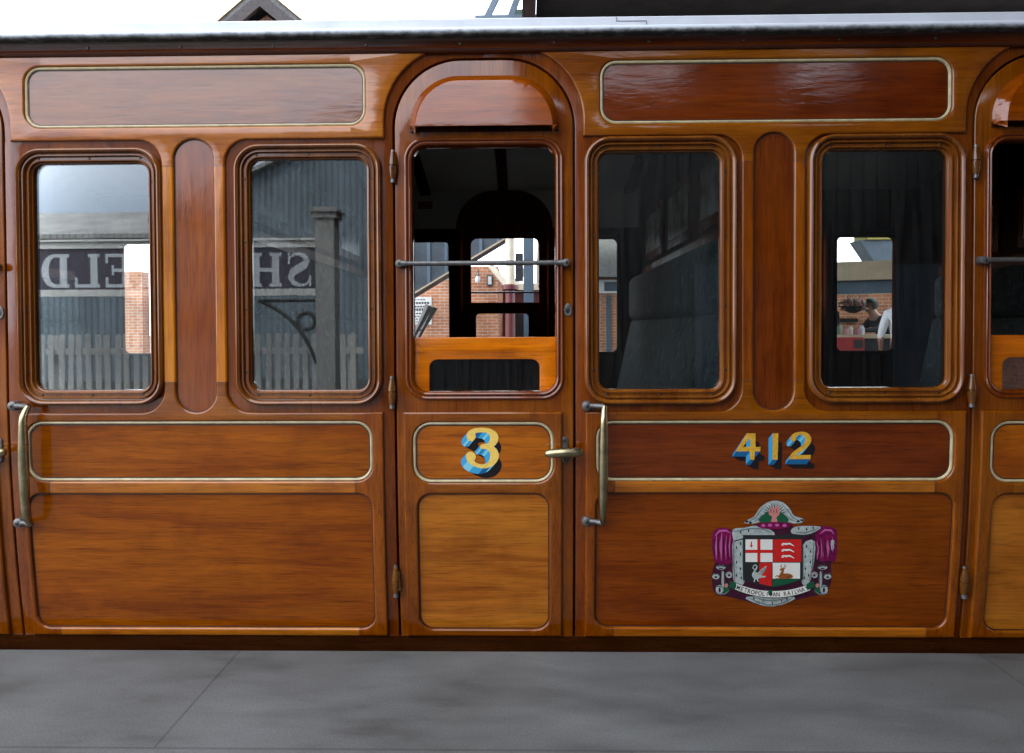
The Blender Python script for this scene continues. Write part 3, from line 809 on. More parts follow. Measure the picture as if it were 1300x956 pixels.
# crest: fan, rays and fist
C_([(328, 262), (345, 240), (400, 212), (440, 152), (500, 106), (560, 92), (620, 106), (670, 152), (702, 205), (770, 228), (772, 250), (745, 262), (690, 262), (600, 236), (540, 226), (470, 246), (390, 266)], WHT)
for pts in ([(352, 254), (410, 222), (452, 165), (500, 122)], [(750, 254), (690, 214), (654, 165), (610, 118)], [(380, 262), (430, 236), (462, 196)], [(728, 256), (680, 236), (648, 196)]):
    stroke(pts, [3, 10, 9, 3] if len(pts) == 4 else [3, 9, 3], GRY)
C_([(436, 248), (476, 192), (545, 165), (622, 190), (664, 246), (560, 262)], GRN)
for k in range(11):
    a = R(200 + k * 14); cx, cy = 555, 205
    stroke([(cx + 48 * math.cos(a), cy + 44 * math.sin(a)), (cx + 74 * math.cos(a), cy + 72 * math.sin(a)), (cx + 98 * math.cos(a), cy + 92 * math.sin(a))], [3, 7, 2], BLK)
C_([(512, 178), (526, 142), (552, 150), (572, 128), (596, 152), (592, 195), (570, 220), (578, 258), (528, 258), (537, 216), (514, 198)], PNK)
for x in (530, 552, 574): stroke([(x, 150), (x - 4, 172), (x, 190)], [2, 6, 2], MAR)
for (x, y) in ((345, 250), (372, 258), (735, 248), (762, 240)): ell(x, y, 12, 9, BLK)
C_([(420, 276), (480, 258), (560, 252), (640, 258), (692, 277), (620, 304), (520, 308), (450, 297)], PUR)
for x in (470, 520, 575, 630): ell(x, 276 + abs(x - 550) * .05, 16, 11, LIL)
# shield
C_([(316, 352), (768, 352), (768, 690), (650, 732), (545, 752), (440, 732), (316, 690)], BLK, False)
C_([(335, 385), (540, 385), (540, 556), (335, 556)], BON, False)
C_([(545, 385), (758, 385), (758, 556), (545, 556)], REDc, False)
C_([(335, 562), (440, 562), (440, 718), (400, 708), (335, 690)], BLK, False)
C_([(440, 562), (535, 562), (535, 742), (440, 720)], REDc, False)
C_([(541, 562), (748, 562), (748, 682), (541, 682)], BON, False)
C_([(541, 684), (748, 684), (748, 690), (650, 722), (541, 742)], GRN, False)
C_([(424, 385), (448, 385), (448, 556), (424, 556)], REDc, False); C_([(335, 463), (540, 463), (540, 488), (335, 488)], REDc, False)
stroke([(379, 402), (379, 446)], 9, REDc); stroke([(366, 434), (392, 434)], 6, REDc)
for y in (430, 476, 522):
    stroke([(612, y - 14), (640, y - 10), (672, y - 13), (704, y + 6)], [8, 14, 12, 3], BON)
    stroke([(606, y - 4), (624, y - 2)], 8, BON)
# swan
stroke([(412, 606), (400, 612), (390, 602), (396, 584), (412, 578), (422, 590), (414, 612), (398, 634), (398, 656)], [4, 7, 8, 9, 10, 10, 11, 13, 18], WHT)
C_([(386, 640), (410, 632), (440, 645), (462, 660), (488, 662), (480, 672), (440, 678), (410, 690), (388, 668)], WHT)
C_([(424, 652), (446, 620), (494, 584), (486, 612), (470, 638), (446, 658)], WHT)
stroke([(432, 650), (456, 626), (482, 600)], 3, BLK); stroke([(444, 652), (464, 634), (480, 612)], 3, BLK); stroke([(405, 688), (400, 706)], 6, BON); stroke([(426, 684), (430, 704)], 6, BON)
# stag lying on grass
C_([(588, 656), (620, 644), (660, 643), (688, 654), (692, 674), (660, 682), (604, 681), (584, 670)], BRN)
stroke([(604, 664), (612, 638), (620, 612)], [34, 22, 15], BRN)
ell(609, 612, 17, 9, BRN, -.25); ell(629, 606, 8, 4, BRN, -.6)
for pts in ([(616, 606), (606, 594), (602, 578)], [(620, 605), (630, 592), (640, 576)], [(606, 594), (594, 588)], [(630, 592), (644, 592)], [(603, 584), (610, 574)], [(636, 582), (630, 572)]):
    stroke(pts, [6, 4, 3][:len(pts)], BRN)
stroke([(592, 670), (572, 658), (560, 672)], [11, 8, 6], BRN); stroke([(610, 679), (588, 681), (566, 680)], [8, 6, 5], BRN)
stroke([(640, 676), (668, 662), (684, 672)], [2, 5, 2], MAR); stroke([(606, 656), (622, 650), (634, 656)], [2, 4, 2], MAR); ell(604, 611, 2.5, 2.5, BLK)
# ribbon
def rib(t): x = 255 + t * 570; return x, 738 + 62 * (1 - ((x - 540) / 285) ** 2) + (6 if x > 540 else 0) * abs(x - 540) / 285
top = [(rib(k / 20)[0], rib(k / 20)[1] - 24) for k in range(21)]; bot = [(rib(k / 20)[0], rib(k / 20)[1] + 24) for k in range(21)]
C_([(x, y - 5) for x, y in top] + [(x, y + 5) for x, y in bot][::-1], BLK, False)
C_(top + bot[::-1], BON, False)
_fc = {}
def glyph(ch):
    if ch in _fc: return _fc[ch]
    cu = bpy.data.curves.new('letter', 'FONT'); cu.body = ch; cu.size = 1; cu.resolution_u = 3; cu.offset = .022
    o = bpy.data.objects.new('letter', cu); COL.objects.link(o)
    bpy.context.view_layer.update()
    me = o.evaluated_get(bpy.context.evaluated_depsgraph_get()).to_mesh()
    vs = [tuple(v.co[:2]) for v in me.vertices]; fs = [tuple(p.vertices) for p in me.polygons]
    o.evaluated_get(bpy.context.evaluated_depsgraph_get()).to_mesh_clear()
    bpy.data.objects.remove(o); bpy.data.curves.remove(cu)
    _fc[ch] = (vs, fs); return _fc[ch]
lay[0] += 2
txt = 'METROPOLITAN RAILWAY'
for i, ch in enumerate(txt):
    if ch == ' ': continue
    t = (i + .5) / len(txt) * .955 + .022
    x, y = rib(t); x2, y2 = rib(t + .01); ang = math.atan2(y2 - y, x2 - x)
    vs, fs = glyph(ch)
    cx = (max(v[0] for v in vs) + min(v[0] for v in vs)) / 2
    mapped = []
    for (u, v) in vs:
        a, b2 = (u - cx) * 38, -(v - .36) * 46
        for_ = fc(x + a * math.cos(ang) - b2 * math.sin(ang), y + a * math.sin(ang) + b2 * math.cos(ang))
        mapped.append(cbm.verts.new((for_[0], cd - .000022 * lay[0], for_[1])))
    for f_ in fs:
        try: cbm.faces.new([mapped[k] for k in f_]).material_index = BLK
        except ValueError: pass
for (x, y, rx, ry) in ((522, 788, 17, 24), (246, 735, 20, 28), (815, 740, 22, 26)): ell(x, y, rx, ry, GRN)
ell(530, 800, 9, 12, BLK)
bend(cbm, .012)
finish('coat_of_arms', cbm, CM, BR['lower'], smooth=False)

# --- copies of the door and bays along the carriage
def copy_part(o, dx, parent=None):
    c = o.copy(); COL.objects.link(c)
    if parent is not None: c.parent = parent; c.matrix_parent_inverse = Matrix()
    else: c.location.x += dx
    for ch in [q for q in o.children]: copy_part(ch, dx, c)
    return c
doorL = copy_part(door, -PL); doorR = copy_part(door, PR)
for dd, s in ((doorL, ''), (doorR, '')): pass
SKIP = {'numeral', 'coat_of_arms'}
def copy_bay(b, dx):
    for o in b['parts']:
        c = copy_part(o, dx)
        for ch in list(c.children):
            if ch.name.split('.')[0] in SKIP: bpy.data.objects.remove(ch)
copy_bay(BL, XL - XM); copy_bay(BR, XR - XM)
X0 = XL - (XM - XL); X1 = XR + (XR - XM)

# --- cornice, roof edge, sole bar: long members
def extrude_x(name, prof, x0, x1, mat, parent, angle=35, nx=1, closed=True):
    bm = bmesh.new(); rings = []
    for k in range(nx + 1):
        x = x0 + (x1 - x0) * k / nx
        rings.append([bm.verts.new((x, p[0], p[1])) for p in prof])
    n = len(prof)
    for r0, r1 in zip(rings, rings[1:]):
        for i in range(n if closed else n - 1): bm.faces.new((r0[i], r0[(i + 1) % n], r1[(i + 1) % n], r1[i]))
    if closed: bm.faces.new(rings[0]); bm.faces.new(rings[-1][::-1])
    return finish(name, bm, mat, parent, angle)
zc0 = P(650, 67).z; zc1 = P(650, 59, -.02).z; zc2 = P(650, 46, -.03).z; zc3 = P(650, 34, -.05).z; zc4 = P(650, 19.5, -.06).z
M['cornice'] = wood3('dark_cornice', (.075, .020, .007), 'X', ripple=.05)
cor = extrude_x('cornice', [(.02, zc0), (-.004, zc0), (-.013, zc0 + .004), (-.018, zc0 + .012), (-.016, zc0 + .019), (-.008, zc1), (-.010, zc2 - .004), (-.022, zc2 + .012), (.02, zc2 + .012)], X0, X1, M['cornice'], car)
for k in range(-9, 26):
    x = P(348, 56).x + (P(466, 56).x - P(348, 56).x) * k
    if X0 < x < X1 and abs(x) < 2.3: screw(cor, x, -.010, (zc1 + zc2) / 2)
# grey canvas edge, dirty underneath
def edgemat():
    mt, nt, out = newmat('grey_canvas_edge'); L = nt.links.new
    b = N(nt, 'ShaderNodeBsdfPrincipled'); b.inputs['Roughness'].default_value = .75
    tc = N(nt, 'ShaderNodeTexCoord'); sp = N(nt, 'ShaderNodeSeparateXYZ'); L(tc.outputs['Object'], sp.inputs[0])
    n = N(nt, 'ShaderNodeTexNoise'); n.inputs['Scale'].default_value = 1; n.inputs['Detail'].default_value = 9; n.inputs['Roughness'].default_value = .72
    mpc = N(nt, 'ShaderNodeMapping'); mpc.inputs['Scale'].default_value = (22, 30, 26); L(tc.outputs['Object'], mpc.inputs[0]); L(mpc.outputs[0], n.inputs['Vector'])
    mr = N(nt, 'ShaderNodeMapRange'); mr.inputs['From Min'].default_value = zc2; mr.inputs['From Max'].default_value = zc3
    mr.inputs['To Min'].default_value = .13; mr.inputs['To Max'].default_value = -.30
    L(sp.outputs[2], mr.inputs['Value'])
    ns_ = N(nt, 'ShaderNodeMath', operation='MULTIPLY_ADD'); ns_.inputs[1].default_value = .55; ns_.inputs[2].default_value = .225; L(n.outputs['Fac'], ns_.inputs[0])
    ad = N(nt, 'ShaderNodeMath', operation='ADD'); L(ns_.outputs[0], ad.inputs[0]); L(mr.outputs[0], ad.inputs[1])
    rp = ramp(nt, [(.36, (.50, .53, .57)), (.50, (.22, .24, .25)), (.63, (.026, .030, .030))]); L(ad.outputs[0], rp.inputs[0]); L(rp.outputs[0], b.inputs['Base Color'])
    L(b.outputs[0], out.inputs[0]); return mt
ep = []
h_ = (zc3 - zc2)
for k in range(9):
    a = R(-90 + 180 * k / 8); ep.append((-.040 - .016 * math.cos(a), (zc2 + zc3) / 2 + .002 + (h_ / 2 + .002) * math.sin(a)))
roof = None
YW = 2.72
rp_ = [(-.046, zc4 - .004), (-.040, zc4)]
rpts = []
for k in range(1, 20):
    t = k / 20; y = -.04 + (YW + .08) * t; rpts.append((y, zc4 + .26 * 4 * t * (1 - t)))
rfar = [(YW + .04, zc4), (YW + .05, zc3), (YW + .02, zc3)]
inner = [(y, z - .05) for y, z in rpts][::-1]
M['roofwhite'] = plain('white_roof_paint', (.62, .65, .70), .55, noise=.18, nscale=5)
M['ceil'] = M['cream']
roof = extrude_x('roof', [(-.046, zc3 + .0015)] + rp_ + rpts + rfar + inner + [(.0, zc3 + .0015)], X0, X1, M['roofwhite'], car, 25)
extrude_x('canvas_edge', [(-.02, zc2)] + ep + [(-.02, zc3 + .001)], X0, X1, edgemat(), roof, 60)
# joint in the roof strip
j0 = P(782, 24, -.046); j1 = P(821, 30, -.046)
bm = bmesh.new()
box_bm(bm, j0.x, -.0475, zc4 - .017, j0.x + .0025, -.0455, zc4 - .002); box_bm(bm, j0.x, -.0475, zc4 - .019, j1.x, -.0455, zc4 - .017); box_bm(bm, j1.x - .0025, -.0475, zc3 + .003, j1.x, -.0455, zc4 - .019)
finish('roof_joint', bm, plain('grey_sealant', (.16, .17, .18), .7), roof, smooth=False)
bm = bmesh.new()
sb_prof = [(.006, ZPB - .003), (.004, ZBOT), (.05, ZBOT), (.05, ZPB - .003)]
for x0_, x1_ in ((X0, X1),):
    rings = []
    for x in (x0_, x1_): rings.append([bm.verts.new((x, p[0] + T(p[1]) * 1.0 if p[1] > -.1 else p[0] + .072, p[1])) for p in sb_prof])
    n = 4
    for i in range(n): bm.faces.new((rings[0][i], rings[0][(i + 1) % n], rings[1][(i + 1) % n], rings[1][i]))
finish('sole_bar', bm, M['sole'], car)

# --- far side and inside
RX = lambda b: (b['pz'])
zo = .045
def win_hole(lp, dz=zo): return [(x, z + dz) for x, z in offset(ccw(lp), .053)]
XP1, XP2 = BL['pz'], BR['pz']
holes = []
winlps = []
for b, dxs in ((BL, (0, XL - XM)), (BR, (0, XR - XM))):
    for dx in dxs:
        for lp in (b['lp1'], b['lp2']):
            h = [(x + dx, z) for x, z in win_hole(lp)]; winlps.append(h)
doorlps = []
for xc in (XL, XM, XR):
    doorlps.append(rr(xc - hd, -.2, xc + hd, ZG - .02 + zo, (.002, .002, RG, RG), 12))
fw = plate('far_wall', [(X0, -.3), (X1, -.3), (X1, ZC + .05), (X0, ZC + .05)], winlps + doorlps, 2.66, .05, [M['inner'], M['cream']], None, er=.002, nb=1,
           assign=lambda x, z: 1 if z > P(614, 140).z + 0.0 and False else 0)
fw.parent = car; fw.location = -Vector(car.location)
def unbend(o):
    for v in o.data.vertices: v.co.y -= T(v.co.z)
unbend(fw)
for h in winlps:
    g = bmesh.new(); poly_bm(g, [offset(ccw(h), -.004)], lambda x, z: (x, z), 2.685)
    ge = bmesh.ops.extrude_face_region(g, geom=g.faces[:])
    for e in ge['geom']:
        if isinstance(e, bmesh.types.BMVert): e.co.y += .004
    w = sweep('far_window', offset(ccw(h), -.035), [(0, 2.659), (.004, 2.650), (.02, 2.646), (.034, 2.652), (.036, 2.69)], M['inner'], car, .06)
    for v in w.data.vertices: v.co.y -= T(v.co.z)
    finish('glass', g, M['glass_far'], w, smooth=False)
far_t = None
fpx = P(614, 384)
fd_first = None
for i, xc in enumerate((XM, XL, XR)):
    if fd_first is None:
        op = rr(xc + (ox0 - XM), .68, xc + (ox1 - XM), P(614, 185).z + zo - .01, .05)
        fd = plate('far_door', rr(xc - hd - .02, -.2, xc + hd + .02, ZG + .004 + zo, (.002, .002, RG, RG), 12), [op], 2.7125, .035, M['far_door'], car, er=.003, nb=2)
        unbend(fd)
        zt_ = Py(635, 384, 2.70).z
        pane = rr(Py(604, 412, 2.70).x, Py(635, 440, 2.70).z, Py(671, 412, 2.70).x, Py(635, 398, 2.70).z, .03)
        sh = plate('far_drop_sash', rr(xc + (ox0 - XM) - .01, .55, xc + (ox1 - XM) + .01, zt_, .004), [pane], 2.722, .022, M['far_door'], fd, er=.002, nb=1); unbend(sh)
        g = bmesh.new(); poly_bm(g, [offset(ccw(pane), -.004)], lambda x, z: (x, z), 2.731)
        ge = bmesh.ops.extrude_face_region(g, geom=g.faces[:])
        for e in ge['geom']:
            if isinstance(e, bmesh.types.BMVert): e.co.y += .004
        finish('sash_glass', g, M['glass_far'], fd, smooth=False)
        zb2 = Py(635, 371, 2.72).z
        tube('security_bar', [(xc - .30, 2.752, zb2), (xc + .30, 2.752, zb2)], .007, M['iron'], fd)
        # arch rib round the inside of the door head
        al = [(xc - hd - .01, .2), (xc + hd + .01, .2)] + [(xc + hd + .01 - RG + RG * math.cos(R(t)), ZG - RG + .03 + RG * math.sin(R(t))) for t in range(0, 91, 9)] + [(xc - hd - .01 + RG - RG * math.cos(R(t)), ZG - RG + .03 + RG * math.sin(R(t))) for t in range(90, -1, -9)]
        ar = sweep('door_arch', al, [(-.03, 2.66), (-.03, 2.635), (.0, 2.63), (.012, 2.64), (.012, 2.66)], M['far_door'], fd, .08)
        for v in ar.data.vertices: v.co.y -= T(v.co.z)
        fd_first = fd
    else: copy_part(fd_first, xc - XM)
# cream upper wall boards above the far windows, with a small red notice
zcw = Py(580, 290, 2.64).z
za_ = max(ZG - RG + .035, zcw + .002); xl_, xr_ = XM - hd - .016, XM + hd + .016
bd = [(XP1 + .03, zcw), (xl_, zcw)] + [(xl_ + RG - RG * math.cos(R(t)), za_ + RG * math.sin(R(t))) for t in range(0, 91, 6)] + [(xr_ - RG + RG * math.cos(R(t)), za_ + RG * math.sin(R(t))) for t in range(90, -1, -6)] + [(xr_, zcw), (XP2 - .03, zcw), (XP2 - .03, 2.19), (XP1 + .03, 2.19)]
prb = plate('upper_wall_board', bd, [], 2.646, .010, M['cream'], car, er=.001, nb=1)
n0 = Py(531, 256, 2.64); n1 = Py(549, 265, 2.64)
box('wall_notice', (n0.x, 2.636, n1.z), (n1.x, 2.643, n0.z), plain('red_notice', (.30, .02, .015), .5), car)
zpl = Py(614, 234, 2.6).z
box('ceiling_moulding', (X0, 2.60, zpl - .012), (X1, 2.657, zpl + .022), M['inner'], car, .006)
box('compartment_floor', (X0, .06, -.12), (X1, 2.655, -.06), M['floor'], car)
ct = [(.06, 2.16)] + [(.06 + 2.6 * t / 12, 2.155 + .23 * 4 * (t / 12) * (1 - t / 12)) for t in range(1, 12)] + [(2.66, 2.16)]
extrude_x('ceiling', ct + [(y, z + .02) for y, z in ct][::-1], X0, X1, M['cream'], car, 30)
for xx in (Py(632, 210, 1.6).x, XP1 + .45, XP2 - .1, XP2 + .9, XP1 - .8):
    extrude_x('ceiling_rib', [(y, z - .03) for y, z in ct] + [(y, z - .002) for y, z in ct][::-1], xx - .035, xx + .035, M['inner'], car, 30)
for xp in (XP1, XP2, XP1 - PL, XP2 + PR):
    pts = [(.075, -.06)] + [(y, z - .001) for y, z in ct] + [(2.64, -.06)]
    bm = bmesh.new()
    v, tris = fill([ccw(pts)])
    for sx in (-.02, .02):
        bv = [bm.verts.new((xp + sx, p.x, p.y)) for p in v]
        for t in tris: bm.faces.new([bv[i] for i in t])
    finish('partition', bm, M['inner'], car, smooth=False)
# seats: buttoned moquette benches against the partitions
def moquette():
    mt, nt, out = newmat('blue_green_moquette'); L = nt.links.new
    b = N(nt, 'ShaderNodeBsdfPrincipled'); b.inputs['Roughness'].default_value = .9; b.inputs['Sheen Weight'].default_value = .03
    tc = N(nt, 'ShaderNodeTexCoord'); mp = N(nt, 'ShaderNodeMapping'); mp.inputs['Scale'].default_value = (1, 2.2, 1); mp.inputs['Rotation'].default_value = (.5, 0, 0)
    L(tc.outputs['Object'], mp.inputs[0])
    n = N(nt, 'ShaderNodeTexNoise'); n.inputs['Scale'].default_value = 11; n.inputs['Detail'].default_value = 3; n.inputs['Distortion'].default_value = 1.8
    L(mp.outputs[0], n.inputs['Vector'])
    rp = ramp(nt, [(.38, (.006, .010, .015)), (.47, (.024, .034, .042)), (.53, (.006, .055, .036)), (.59, (.014, .022, .028)), (.68, (.085, .105, .12))]); L(n.outputs['Fac'], rp.inputs[0]); L(rp.outputs[0], b.inputs['Base Color'])
    L(b.outputs[0], out.inputs[0]); return mt
M['moq'] = moquette()
def cushion(name, x0, x1, y0, y1, z0, z1, parent, r=.05):
    bm = bmesh.new(); box_bm(bm, x0, y0, z0, x1, y1, z1)
    bmesh.ops.bevel(bm, geom=bm.edges[:], offset=r, segments=5, affect='EDGES', profile=.6)
    return finish(name, bm, M['moq'], parent, 50)
def seat(xp, s):
    a, b = xp + s * .022, xp + s * .15
    st = cushion('seat', min(a, xp + s * .62), max(a, xp + s * .62), .16, 2.30, .26, .42, car, .045)
    cushion('backrest', min(a, b), max(a, b), .17, 2.28, .40, 1.205, st, .045)
    bk = [o for o in st.children if o.name.startswith('backrest')][0]
    for v in bk.data.vertices: v.co.x += s * .17 * max(0, 1.2 - v.co.z) / .8
    cushion('headrest', min(a, xp + s * .175), max(a, xp + s * .175), .17, 2.24, 1.185, 1.49, st, .075)
    x0_, x1_ = sorted((xp + s * .0205, xp + s * .62)); box('seat_base', (x0_, .2, -.06), (x1_, 2.28, .27), M['inner'], st)
    x0_, x1_ = sorted((xp + s * .0205, xp + s * .06)); box('back_rail', (x0_, .15, 1.495), (x1_, 2.36, 1.56), M['inner_rail'], st, .006)
for xp in (XP1, XP2, XP1 - PL, XP2 + PR):
    for s in (-1, 1): seat(xp, s)
def picture_mat(c0, c1, c2):
    mt, nt, out = newmat('framed_view'); L = nt.links.new
    b = N(nt, 'ShaderNodeBsdfPrincipled'); b.inputs['Roughness'].default_value = .25
    tc = N(nt, 'ShaderNodeTexCoord'); n = N(nt, 'ShaderNodeTexNoise'); n.inputs['Scale'].default_value = 7; n.inputs['Detail'].default_value = 5
    L(tc.outputs['Object'], n.inputs[0]); rp = ramp(nt, [(.35, c0), (.5, c1), (.65, c2)]); L(n.outputs[0], rp.inputs[0]); L(rp.outputs[0], b.inputs['Base Color']); L(b.outputs[0], out.inputs[0]); return mt
PM = picture_mat((.10, .16, .08), (.30, .34, .30), (.5, .55, .6))
for xp, s in ((XP2, -1), (XP2, 1), (XP1, 1), (XP2 + PR, -1)):
    for k in range(3):
        y0 = .35 + k * .72; x0_, x1_ = sorted((xp + s * .0205, xp + s * .035))
        fr_ = box('framed_picture', (x0_, y0, 1.60), (x1_, y0 + .56, 1.94), M['inner_rail'], car, .003)
        x0_, x1_ = sorted((xp + s * .034, xp + s * .038)); box('print', (x0_, y0 + .05, 1.65), (x1_, y0 + .51, 1.89), PM, fr_)

# ================================================================== the place around the carriage
M['brick'] = brick('red_brick', (.50, .175, .075), (.60, .25, .115), (.58, .50, .42))
M['brick_dark'] = brick('dark_red_brick', (.26, .065, .035), (.34, .10, .05), (.30, .25, .2))
M['white'] = plain('white_gloss_paint', (.78, .78, .74), .4, noise=.12, nscale=6)
M['creamp'] = plain('cream_gloss_paint', (.68, .62, .46), .4, noise=.15, nscale=6)
M['tan'] = plain('tan_fascia_paint', (.42, .34, .22), .5, noise=.2, nscale=6)
M['bluegrey'] = plain('blue_grey_paint', (.075, .115, .155), .45, noise=.3, nscale=5)
M['maroon'] = plain('maroon_paint', (.13, .022, .022), .4, noise=.3, nscale=6)
M['bridge'] = plain('soot_dark_bridge', (.022, .018, .017), .7, noise=.5, nscale=4)
M['bridge_red'] = plain('dark_oxide_girder', (.055, .026, .022), .65, noise=.5, nscale=12)
M['green_pipe'] = plain('dark_green_paint', (.02, .07, .035), .45, noise=.3, nscale=9)
M['slate'] = plain('grey_roof_tiles', (.11, .105, .10), .8, noise=.45, nscale=14, bump=.4)
M['redbox'] = plain('red_paint', (.33, .025, .03), .4, noise=.2, nscale=8)
M['darkboard'] = plain('tarred_boards', (.020, .024, .027), .7, noise=.4, nscale=6)
def concrete():
    mt, nt, out = newmat('platform_paving'); L = nt.links.new
    b = N(nt, 'ShaderNodeBsdfPrincipled')
    tc = N(nt, 'ShaderNodeTexCoord')
    n = N(nt, 'ShaderNodeTexNoise'); n.inputs['Scale'].default_value = 2.6; n.inputs['Detail'].default_value = 9; n.inputs['Roughness'].default_value = .65
    n2 = N(nt, 'ShaderNodeTexNoise'); n2.inputs['Scale'].default_value = 160; n2.inputs['Detail'].default_value = 3
    mp = N(nt, 'ShaderNodeMapping'); mp.inputs['Location'].default_value = (2.315, .60, 0); L(tc.outputs['Object'], mp.inputs[0])
    mps = N(nt, 'ShaderNodeMapping'); mps.inputs['Scale'].default_value = (.55, 1.6, 1); L(tc.outputs['Object'], mps.inputs[0])
    L(mps.outputs[0], n.inputs[0]); L(tc.outputs['Object'], n2.inputs[0])
    rp = ramp(nt, [(.26, (.030, .031, .029)), (.44, (.066, .068, .066)), (.60, (.088, .090, .088)), (.78, (.125, .125, .115))]); L(n.outputs[0], rp.inputs[0])
    r2 = ramp(nt, [(.3, (.74, .74, .74)), (.52, (1, 1, 1)), (.72, (1.14, 1.14, 1.14))]); L(n2.outputs[0], r2.inputs[0])
    mx = N(nt, 'ShaderNodeMix', data_type='RGBA', blend_type='MULTIPLY'); mx.inputs['Factor'].default_value = 1
    L(rp.outputs[0], mx.inputs['A']); L(r2.outputs[0], mx.inputs['B'])
    t = N(nt, 'ShaderNodeTexBrick'); t.inputs['Scale'].default_value = 1; t.inputs['Brick Width'].default_value = 2.6; t.inputs['Row Height'].default_value = .62; t.inputs['Mortar Size'].default_value = .004
    t.inputs['Color1'].default_value = (1, 1, 1, 1); t.inputs['Color2'].default_value = (.94, .94, .93, 1); t.inputs['Mortar'].default_value = (.60, .60, .58, 1)
    L(mp.outputs[0], t.inputs['Vector'])
    mx2 = N(nt, 'ShaderNodeMix', data_type='RGBA', blend_type='MULTIPLY'); mx2.inputs['Factor'].default_value = 1
    L(mx.outputs['Result'], mx2.inputs['A']); L(t.outputs['Color'], mx2.inputs['B'])
    L(mx2.outputs['Result'], b.inputs['Base Color'])
    mr = N(nt, 'ShaderNodeMapRange'); mr.inputs['To Min'].default_value = .35; mr.inputs['To Max'].default_value = .85; L(n.outputs[0], mr.inputs[0]); L(mr.outputs[0], b.inputs['Roughness'])
    bp = N(nt, 'ShaderNodeBump'); bp.inputs['Strength'].default_value = .25; bp.inputs['Distance'].default_value = .003; L(n2.outputs[0], bp.inputs['Height']); L(bp.outputs[0], b.inputs['Normal'])
    L(b.outputs[0], out.inputs[0]); return mt
def corrugated(name, c):
    mt, nt, out = newmat(name); L = nt.links.new
    b = N(nt, 'ShaderNodeBsdfPrincipled'); b.inputs['Roughness'].default_value = .6
    tc = N(nt, 'ShaderNodeTexCoord'); w = N(nt, 'ShaderNodeTexWave', bands_direction='X'); w.inputs['Scale'].default_value = 2.2
    L(tc.outputs['Object'], w.inputs[0])
    n = N(nt, 'ShaderNodeTexNoise'); n.inputs['Scale'].default_value = 1.3; n.inputs['Detail'].default_value = 7; L(tc.outputs['Object'], n.inputs[0])
    rp = ramp(nt, [(.3, ws(c, .7)), (.7, ws(c, 1.15))]); L(n.outputs[0], rp.inputs[0])
    wr_ = ramp(nt, [(.0, (.62, .62, .62)), (.35, (1, 1, 1))]); L(w.outputs['Fac'], wr_.inputs[0])
    mxc = N(nt, 'ShaderNodeMix', data_type='RGBA', blend_type='MULTIPLY'); mxc.inputs['Factor'].default_value = 1; L(rp.outputs[0], mxc.inputs['A']); L(wr_.outputs[0], mxc.inputs['B']); L(mxc.outputs['Result'], b.inputs['Base Color'])
    bp = N(nt, 'ShaderNodeBump'); bp.inputs['Strength'].default_value = .9; bp.inputs['Distance'].default_value = .03; L(w.outputs['Fac'], bp.inputs['Height']); L(bp.outputs[0], b.inputs['Normal'])
    L(b.outputs[0], out.inputs[0]); return mt
M['conc'] = concrete()
M['corr'] = corrugated('blue_grey_corrugated_iron', (.20, .26, .30))
M['corr_pale'] = corrugated('pale_corrugated_roof', (.42, .42, .40))
def struct(o): o['kind'] = 'structure'; return o
struct(box('platform', (-40, -60, -.9), (40, -.035, 0), M['conc']))
struct(box('far_platform', (-40, 2.95, -.9), (40, 60, -.05), M['conc']))
struct(box('ground', (-300, -300, -1.2), (300, 300, -1.0), plain('ballast', (.14, .13, .12), .9, noise=.5, nscale=3, bump=.5)))

def prism(name, poly, y0, y1, mat, parent=None):
    """an xz outline given a real depth in y"""
    bm = bmesh.new(); poly = ccw(clean(poly)); v, tris = fill([poly])
    for y in (y0, y1):
        bv = [bm.verts.new((p.x, y, p.y)) for p in v]
        for t in tris: bm.faces.new([bv[i] for i in t])
    a = [bm.verts.new((p[0], y0, p[1])) for p in poly]; b = [bm.verts.new((p[0], y1, p[1])) for p in poly]; n = len(poly)
    for i in range(n): bm.faces.new((a[i], a[(i + 1) % n], b[(i + 1) % n], b[i]))
    bmesh.ops.remove_doubles(bm, verts=bm.verts[:], dist=1e-5)
    return finish(name, bm, mat, parent, 30)
def XZ(px, py, y): p = Py(px, py, y); return (p.x, p.z)

# ---- gabled brick building seen over the roof
Y = 11.5
ap = XZ(338, -7, Y); e0 = XZ(300, 26, Y)
slope = (ap[1] - e0[1]) / (ap[0] - e0[0])
hw_ = 2.55; ez = ap[1] - hw_ * slope
gb = thing('brick_building', (ap[0], Y, -.05), 'brick station building with steep gable peeping over the white roof edge', 'building')
prism('wall', [(ap[0] - 2.3, -.05), (ap[0] + 2.3, -.05), (ap[0] + 2.3, ez + .1), (ap[0], ap[1] - .42), (ap[0] - 2.3, ez + .1)], Y, Y + 9, M['brick'], gb)
for s in (-1, 1):
    q = [(ap[0], ap[1]), (ap[0] + s * hw_, ez), (ap[0] + s * hw_, ez - .10), (ap[0], ap[1] - .12)]
    prism('roof', q, Y - .34, Y + 9.3, M['slate'], gb)
    q = [(ap[0], ap[1] - .125), (ap[0] + s * hw_, ez - .105), (ap[0] + s * (hw_ - .02), ez - .34), (ap[0], ap[1] - .40)]
    prism('bargeboard', q, Y - .36, Y - .28, plain('weathered_bargeboard', (.045, .034, .032), .7, noise=.5, nscale=20), gb)
    q = [(ap[0], ap[1] + .03), (ap[0] + s * (hw_ + .02), ez + .03), (ap[0] + s * (hw_ + .02), ez + .003), (ap[0], ap[1] + .003)]
    prism('verge', q, Y - .37, Y - .24, plain('sunlit_verge', (.26, .17, .06), .8, noise=.5, nscale=12), gb)  # sunlight on the roof edge put into the verge colour
